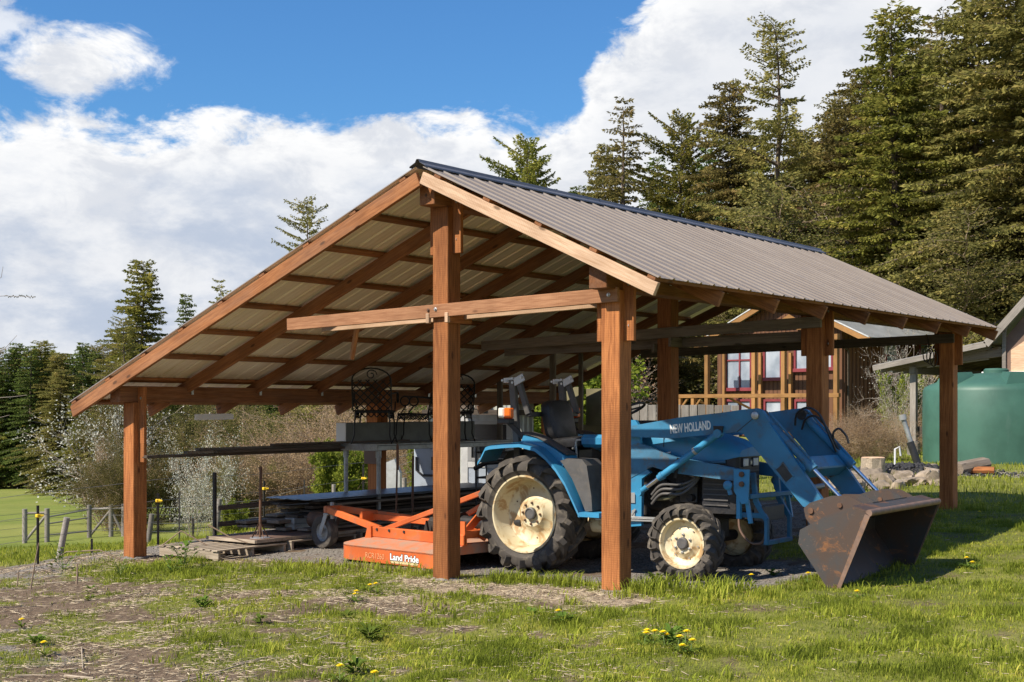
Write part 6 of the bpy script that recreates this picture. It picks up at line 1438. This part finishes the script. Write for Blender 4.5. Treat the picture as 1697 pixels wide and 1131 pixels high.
for (px, w, k, H_, sx, lb, cat, py) in SH_: shrub(px, w, k, H_ or 1, sx, lb, cat, 'tree' if cat == 'tree' else 'shrub', None, 0, py)
# leafless twig reaching in from outside the left edge
o = empty('bare_sapling', atg(-70, 11.5), 0, 'bare budding twigs of a sapling reaching in at the left edge', 'tree'); off = -o.location
m = MB(); 
def tw(pts, r=.004):
    m.tube([at(a, 11.5+c, zat(b, 11.5)) + off for a, b, c in pts], [r*(1-.6*i/(len(pts)-1)) for i in range(len(pts))], 5)
m.tube([(0, 0, 0), (.02, 0, 1.2), (.05, .02, 2.6)], [.02, .014, .006], 6)
tw(((-66, 500, 0), (-30, 492, .05), (10, 489, .1), (58, 491, .1))); tw(((-66, 470, 0), (-20, 470, 0), (2, 460, 0), (5, 442, 0))); tw(((-60, 600, 0), (-15, 588, 0), (8, 578, 0), (28, 556, 0))); tw(((-60, 650, 0), (-10, 660, 0), (20, 658, 0), (45, 655, 0))); tw(((-50, 690, 0), (-10, 695, 0), (16, 688, 0)))
m.build('twigs', M['twig_pale'], o)
m = MB()
for k in range(26):
    c = at(8+k*2.0, 11.62, zat(490, 11.5)+random.uniform(-.012, .012)) + off; m.lathe([(0, -.006), (.006, 0), (0, .007)], c, (random.random()-.5, .3, 1), 4)
m.build('buds', M['leaf_olive'], o); o.children[-1]['kind'] = 'stuff'
# ---------------- grass, litter, small plants ----------------
def blades(name, n, w0, w1, pw, hs, width, seed, px0=-160, px1=1860, thr=None, tall=None):
    r = np.random.default_rng(seed); w = (w0**(1-pw) + r.random(n)*(w1**(1-pw) - w0**(1-pw)))**(1/(1-pw)); px = r.uniform(px0, px1, n); u = (px-858.3)/2216.5*w
    X = CAMX + u*CTH - w*STH; Y = CAMY + u*STH + w*CTH; gr, gv, stw = masks(X, Y)
    clump = fbm(X, Y, 3.2, 41, 3); fine = fbm(X, Y, 9, 43, 2)
    p = np.clip((gr - .22)*1.9, 0, 1)*(.25 + 1.5*np.clip(clump-.25, 0, 1)); 
    if thr is not None: p = p*thr(X, Y, w, px)
    keep = r.random(n) < p; X, Y, w, clump, fine, gr = [a[keep] for a in (X, Y, w, clump, fine, gr)]; n = len(X); Z = gz(X, Y)
    big = sst(clump, .52, .72); h = (hs[0] + (hs[1]-hs[0])*r.random(n)**1.6)*(1 + 1.3*big)*(.6+.6*gr)
    if tall is not None: h = h*tall(X, Y)
    bw = width*(.6 + .8*r.random(n))*np.clip(w/10, 1, 3); a = r.random(n)*6.283; d = np.stack([np.cos(a), np.sin(a)], -1); l = (h*(.25 + .9*r.random(n)))[:, None]*d*.75; s = np.stack([-d[:, 1], d[:, 0]], -1)*bw[:, None]*.5
    B = np.stack([X, Y], -1); P = np.zeros((n, 5, 3))
    P[:, 0, :2] = B - s; P[:, 1, :2] = B + s; P[:, 2, :2] = B + l*.38 + s*.8; P[:, 3, :2] = B + l*.38 - s*.8; P[:, 4, :2] = B + l
    P[:, 0, 2] = Z - .008; P[:, 1, 2] = Z - .008; P[:, 2, 2] = Z + h*.62; P[:, 3, 2] = Z + h*.62; P[:, 4, 2] = Z + h*.96
    F = (np.array([(0, 1, 2), (0, 2, 3), (3, 2, 4)])[None] + 5*np.arange(n)[:, None, None]).reshape(-1, 3)
    tone = np.clip(.36 + .5*(r.random(n)-.45) + .55*(fine-.5) - .25*(big) + .35*(fbm(X, Y, .8, 47)-.5)*1.6 + (r.random(n) < .13)*.5, 0, 1)
    o = np_mesh(name, P.reshape(-1, 3), F, M['grass'], {'tone': np.repeat(tone, 5)}); o['kind'] = 'stuff'; tag(o, name_lab[name], 'grass'); return n
name_lab = {'lawn_grass': 'green grass growing over the foreground around the shed', 'tall_grass': 'longer grass tufts at the feet of the front posts', 'far_lawn_grass': 'grass of the lawn and field behind the shed'}
def tall_f(X, Y): return 1 + .8*np.exp(-((Y-.02)/.18)**2)
N1 = blades('lawn_grass', 820000, 7.1, 19, .999, (.008, .030), .0036, 51, tall=tall_f)
N2 = blades('far_lawn_grass', 110000, 18, 48, .8, (.03, .07), .0045, 52, thr=lambda X, Y, w, px: np.ones_like(X))
# tufts beside the posts, the cutter and the bucket
r = np.random.default_rng(77); T0 = []
def tuft(x, y, n, rad, h0, h1):
    T0.append((x + r.normal(0, rad, n), y + r.normal(0, rad*.7, n), h0 + (h1-h0)*r.random(n)))
for k in range(46): tuft(-1.45 + 1.35*r.random(), .02 + r.normal(0, .07), 12, .05, .04, .15)
for k in range(30): tuft(-4.1 + 1.9*r.random(), .20 + r.normal(0, .14) - .0, 14, .07, .04, .12)
for k in range(36): tuft(.12 + 1.0*r.random(), .12 + r.normal(0, .2), 24, .06, .06, .17)
for k in range(60): tuft(-6.3+3.2*r.random(), -.5 + r.normal(0, .35), 20, .07, .03, .10)
for k in range(120):
    px = r.uniform(700, 1750); w = r.uniform(7.6, 13.2); q = at(px, w)
    tuft(q.x, q.y, int(r.integers(18, 60)), r.uniform(.04, .12), .025, r.uniform(.05, .10))
for k in range(60):
    px = r.uniform(250, 800); w = r.uniform(7.9, 12.5); q = at(px, w); tuft(q.x, q.y, int(r.integers(12, 34)), r.uniform(.03, .09), .03, r.uniform(.05, .10))
X = np.concatenate([t[0] for t in T0]); Y = np.concatenate([t[1] for t in T0]); h = np.concatenate([t[2] for t in T0]); n = len(X)
gr, gv, _s = masks(X, Y); inside = (Y > .55) & (X < .9) & (X > -8); ok = ~inside; X, Y, h = X[ok], Y[ok], h[ok]; n = len(X)
Z = gz(X, Y); a = r.random(n)*6.283; d = np.stack([np.cos(a), np.sin(a)], -1); l = (h*(.2 + .9*r.random(n)))[:, None]*d; s = np.stack([-d[:, 1], d[:, 0]], -1)*(.0035*(.7 + r.random(n)))[:, None]; B = np.stack([X, Y], -1); P = np.zeros((n, 7, 3))
for i, (kl, kz, ks) in enumerate(((0, 0, 1), (.18, .5, 1), (.5, .84, .7))):
    P[:, 2*i, :2] = B + l*kl - s*ks; P[:, 2*i+1, :2] = B + l*kl + s*ks; P[:, 2*i, 2] = P[:, 2*i+1, 2] = Z + h*kz - .005
P[:, 6, :2] = B + l; P[:, 6, 2] = Z + h*.93
F = (np.array([(0, 1, 3), (0, 3, 2), (2, 3, 5), (2, 5, 4), (4, 5, 6)])[None] + 7*np.arange(n)[:, None, None]).reshape(-1, 3)
o = np_mesh('tall_grass', P.reshape(-1, 3), F, M['grass'], {'tone': np.repeat(np.clip(.35 + .6*(r.random(n)-.4), 0, 1), 7)}); o['kind'] = 'stuff'; tag(o, name_lab['tall_grass'], 'grass')
# dry straw and twigs on the ground
def litter(name, n, lab, lmin, lmax, wid, seed, fn):
    r = np.random.default_rng(seed); w = r.uniform(7.2, 17, n); px = r.uniform(-120, 1800, n); u = (px-858.3)/2216.5*w; X = CAMX + u*CTH - w*STH; Y = CAMY + u*STH + w*CTH
    keep = r.random(n) < fn(X, Y, px, w); X, Y = X[keep], Y[keep]; n = len(X); L = lmin*(lmax/lmin)**r.random(n); a = r.random(n)*3.1416; d = np.stack([np.cos(a), np.sin(a)], -1); s = np.stack([-d[:, 1], d[:, 0]], -1); wd_ = wid*(.5+r.random(n))
    P = np.zeros((n, 6, 3)); A_ = np.stack([X, Y], -1)
    for e, sg in ((0, -.5), (1, .5)):
        c = A_ + d*(L*sg)[:, None]; z = gz(c[:, 0], c[:, 1]) + .004 + .012*r.random(n)
        P[:, 3*e, :2] = c - s*wd_[:, None]; P[:, 3*e+1, :2] = c + s*wd_[:, None]; P[:, 3*e+2, :2] = c; P[:, 3*e, 2] = z; P[:, 3*e+1, 2] = z; P[:, 3*e+2, 2] = z + wd_*1.6
    F = (np.array([(0, 1, 4), (0, 4, 3), (1, 2, 5), (1, 5, 4), (2, 0, 3), (2, 3, 5), (0, 2, 1), (3, 4, 5)])[None] + 6*np.arange(n)[:, None, None]).reshape(-1, 3)
    o = np_mesh(name, P.reshape(-1, 3), F, M['straw'], {'tone': np.repeat(r.random(n), 6)}); tag(o, lab, 'litter', kind='stuff')
def strawp(X, Y, px, w):
    gr, gv, stw = masks(X, Y); return np.clip(stw*1.0 + .25*(1-gr), 0, 1)*(np.where(Y > .5, .05, 1))*(.25 + sst(fbm(X, Y, 2.5, 61), .4, .6))*np.where(px < 1150, 1, .25)
litter('straw_litter', 130000, 'dry straw and stems strewn over the bare foreground soil', .02, .11, .0017, 91, strawp)
litter('wood_chips', 3000, 'pale twigs and bark strips on the earth at the left front', .03, .20, .0028, 92, lambda X, Y, px, w: np.clip(1-masks(X, Y)[0], 0, 1)*np.where(Y > .4, .02, 1)*sst(900-px, 0, 600)*.8 + .02)
# stones of the gravel
r = np.random.default_rng(93); n = 42000; w = r.uniform(7.2, 21, n); px = r.uniform(-120, 1500, n); u = (px-858.3)/2216.5*w; X = CAMX + u*CTH - w*STH; Y = CAMY + u*STH + w*CTH; gr, gv, stw = masks(X, Y)
k = r.random(n) < np.clip(gv, 0, 1)*(1-gr)*.95; lumps('gravel', X[k], Y[k], r, .004, .020, 'gravel')
bpy.data.objects['gravel']['label'] = 'grey gravel under the shed roof and on the left berm'; bpy.data.objects['gravel']['category'] = 'gravel'
# ---- dandelions ----
def leafpoly(m, base, ang, L, W, lift, mi=0, lobes=0):
    d = Vector((math.cos(ang), math.sin(ang), 0)); s = Vector((-d.y, d.x, 0)); n = 6; pts = []
    for i in range(n+1):
        t_ = i/n; wv = W*math.sin(PI*min(1, t_*.9+.08))*(1 if not lobes or i % 2 else .55); c = Vector(base) + d*L*t_ + Vector((0, 0, lift*math.sin(t_*2.2)*L)); pts.append((c - s*wv, c + s*wv, c + Vector((0, 0, -.1*W))))
    o = len(m.v)
    for a, b, c in pts: m.v += [tuple(a), tuple(c), tuple(b)]
    for i in range(n):
        for j in (0, 1): m.f.append((o+3*i+j, o+3*i+j+1, o+3*i+j+4, o+3*i+j+3)); m.m.append(mi)
def dandelion_parts(k):
    m = MB(); r_ = random.Random(k); hgt = r_.uniform(.05, .09)
    m.tube([(0, 0, 0), (.006, .004, hgt*.6), (.012, .0, hgt)], .0028, 5); st = m.mesh('stem', M['stem'])
    m = MB(); c = Vector((.012, 0, hgt))
    for ring, (nn, rr, up) in enumerate(((14, .024, .004), (12, .018, .009), (8, .011, .013))):
        for i in range(nn):
            a = 2*PI*i/nn + ring*.3; d = Vector((math.cos(a), math.sin(a), 0)); s = Vector((-d.y, d.x, 0))*.0036; o = len(m.v); m.v += [tuple(c - s*.5), tuple(c + s*.5), tuple(c + d*rr + s + Vector((0, 0, up))), tuple(c + d*rr - s + Vector((0, 0, up)))]; m.f.append((o, o+1, o+2, o+3)); m.m.append(0)
    fl = m.mesh('flower_head', M['dandelion'], fix=False)
    m = MB()
    for i in range(9): leafpoly(m, (0, 0, .004), i*.7+r_.random(), r_.uniform(.06, .11), .011, .35, 0, 1)
    lf = m.mesh('leaves', M['leaf_weed'], fix=False); return st, fl, lf
DV = [dandelion_parts(k) for k in range(3)]
DD = [(75, 1073, 'yellow dandelion alone at the bottom left corner'), (1073, 1046, 'topmost left dandelion of the cluster in the right centre foreground'), (1082, 1056, 'dandelion low in the left half of the cluster'), (1068, 1058, 'leftmost dandelion of the centre cluster'), (1105, 1052, 'middle dandelion of the centre cluster'), (1102, 1058, 'dandelion just below the middle of the centre cluster'), (1123, 1064, 'dandelion in the right half of the cluster, nearest its left'), (1131, 1070, 'lower dandelion at the right of the cluster'), (1136, 1057, 'upper right dandelion of the centre cluster'), (1144, 1070, 'rightmost dandelion of the centre cluster'),
      (1423, 981, 'dandelion in the grass right below the bucket corner'), (1338, 958, 'dandelion left of the bucket corner'), (1604, 931, 'left one of two dandelions right of the bucket'), (1614, 933, 'right one of two dandelions beside the bucket'), (1622, 853, 'dandelion in the shade right of the rear right post'), (928, 1020, 'single dandelion in front of the front right post'), (586, 985, 'dandelion left in the pair before the middle post'), (592, 988, 'dandelion right in the pair before the middle post'), (625, 974, 'small dandelion nearest the middle post'), (611, 970, 'small dandelion above the pair before the middle post'), (564, 1115, 'dandelion at the bottom edge left of centre'), (617, 1124, 'dandelion at the bottom edge just right of another'), (36, 1028, 'yellowish flower at the left edge'), (1245, 960, 'tiny yellow flower between front wheel and bucket')]
for i, (px, py, lb) in enumerate(DD):
    w = 11.0
    for _ in range(12): q = at(px, w); w = (1.6 - g(q.x, q.y) - .06)*2216.5/(py-674.2)
    q = at(px, w); o = empty('dandelion', (q.x, q.y, g(q.x, q.y)), random.uniform(0, 6), lb, 'flower', 'dandelions in the grass')
    sc = 1.1; o.scale = (sc, sc, sc)
    for nm, me in zip(('stem', 'flower_head', 'leaves'), DV[i % 3]): c = bpy.data.objects.new(nm, me); COL.objects.link(c); c.parent = o
def weed(px, py, H_, n, label, L=.10, name='weed', W=.02):
    w = 11.0
    for _ in range(12): q = at(px, w); w = (1.6 - g(q.x, q.y))*2216.5/(py-674.2)
    q = at(px, w); o = empty(name, (q.x, q.y, g(q.x, q.y)), random.uniform(0, 6), label, 'weed'); m = MB(); ms = MB(); r_ = random.Random(px)
    for k in range(n):
        a = r_.uniform(0, 6.28); z = H_*r_.random()**.7; rr = r_.uniform(0, .5)*H_ + .01; b = (math.cos(a)*rr, math.sin(a)*rr, z); leafpoly(m, b, a + r_.uniform(-.6, .6), .72*L*r_.uniform(.6, 1.2), W*.75*r_.uniform(.7, 1.2), r_.uniform(.1, .5), 0, 0)
        if k % 3 == 0 and H_ > .1: ms.tube([(0, 0, 0), (b[0]*.6, b[1]*.6, z*.6), b], .003, 4)
    m.build('leaves', M['leaf_weed'], o, fix=False)
    if ms.v: ms.build('stems', M['stem'], o)
    return o
for a in ((305, 940, .28, 46, 'leafy green bramble seedling in front of the wooden pallet', .09, 'bramble', .03), (285, 948, .16, 26, 'small leafy sprout left of the bramble seedling', .08, 'bramble', .026), (200, 955, .16, 22, 'low green sprout in front of the left corner post', .08), (105, 945, .30, 30, 'yellow-green grape leaf sprout at the foot of the leaning post', .08, 'vine', .035), (150, 982, .05, 22, 'flat green weed on the left bare earth, upper one', .09), (150, 996, .04, 14, 'flat green weed on the left bare earth, lower one', .08),
          (335, 1008, .07, 34, 'dark green weed patch left of centre foreground', .11), (60, 1070, .05, 26, 'weed rosette around the corner dandelion', .12), (612, 1062, .08, 44, 'large dark leaved weed in the centre left foreground', .13), (430, 1034, .05, 18, 'small weed on bare soil left of centre', .09), (588, 1118, .07, 40, 'leafy weed at the bottom edge left of centre', .12), (935, 1035, .06, 26, 'small leafy weed near the worn patch', .1), (1112, 1066, .08, 46, 'leafy rosettes beneath the dandelion cluster', .12), (880, 1022, .05, 20, 'low weed on the worn patch before the right post', .09), (575, 1026, .04, 20, 'flat weed beside the bare patch in mid left foreground', .1), (1085, 970, .10, 36, 'broad leaved weed right of the front right post', .1), (1280, 955, .05, 20, 'low weed between front tyre and bucket', .08)):
    weed(*a)
def stick(pts, r_, label, mt='straw_stick'):
    P_ = []
    for px, py in pts:
        w = 11.0
        for _ in range(12): q = at(px, w); w = (1.6 - g(q.x, q.y) - .015)*2216.5/(py-674.2)
        P_.append(Vector((q.x, q.y, g(q.x, q.y)+.012)))
    m = MB(); m.tube(P_, [r_*(1-.4*i/len(P_)) for i in range(len(P_))], 6); tag(m.build('stick', M['pallet'] if mt else M['twig'], smooth=50), label, 'stick')
stick(((300, 1129), (355, 1115), (400, 1100), (432, 1092)), .006, 'long thin pale stick curving at the bottom left of centre'); stick(((385, 1101), (412, 1095), (455, 1085)), .005, 'thin stick touching the end of the long curved stick'); stick(((107, 1120), (155, 1124)), .011, 'short thick pale wood strip at the bottom left'); stick(((25, 1119), (76, 1118)), .006, 'thin straight strip at the left bottom corner'); stick(((40, 1052), (100, 1054), (124, 1056)), .005, 'thin pale stick at the left above the corner dandelion')
stick(((135, 1072), (137, 1108)), .004, 'forked dry twig lying towards the viewer at the lower left'); stick(((520, 1060), (545, 1052)), .006, 'small brown stick in the middle left grass'); stick(((535, 1064), (575, 1066)), .007, 'short brown stick below the small one'); stick(((55, 968), (110, 964)), .007, 'reddish stick on the berm at the far left'); stick(((58, 1015), (115, 1016)), .005, 'thin stick on the bare earth at left'); stick(((740, 1036), (765, 1045)), .003, 'thin straw stem in the centre grass'); stick(((1055, 995), (1078, 999)), .01, 'dark bit of bark right of the front right post')
def upright(px, pyb, pyt, w, label, lean=0, r_=.008):
    a = at(px, w, zat(pyb, w)); b = at(px+lean, w, zat(pyt, w)); m = MB(); m.tube([a - Vector((0, 0, .1)), a.lerp(b, .5) + Vector((.01, 0, 0)), b], [r_, r_*.8, r_*.5], 6); tag(m.build('dry_stem', M['twig'], smooth=50), label, 'stem')
upright(50, 965, 900, 13.2, 'split dry stem beside the far left stake', 14); upright(127, 960, 934, 13.5, 'short cut vine stub at left', 1, .012); upright(28, 962, 948, 13.5, 'tiny cut stub at the left edge', 2)
m = MB()
for pts in (((60, 950), (110, 915), (165, 912), (205, 930), (240, 955)), ((90, 955), (130, 925), (175, 935), (215, 950)), ((268, 905), (300, 880), (345, 905)), ((345, 870), (380, 890), (410, 900)), ((150, 950), (165, 930), (200, 945), (245, 948))):
    m.tube([at(px, 15.6, zat(py, 15.6)) for px, py in pts], .008, 5)
tag(m.build('vine_canes', M['twig'], smooth=50), 'arching bare grape canes along the left berm', 'vine', kind='stuff')
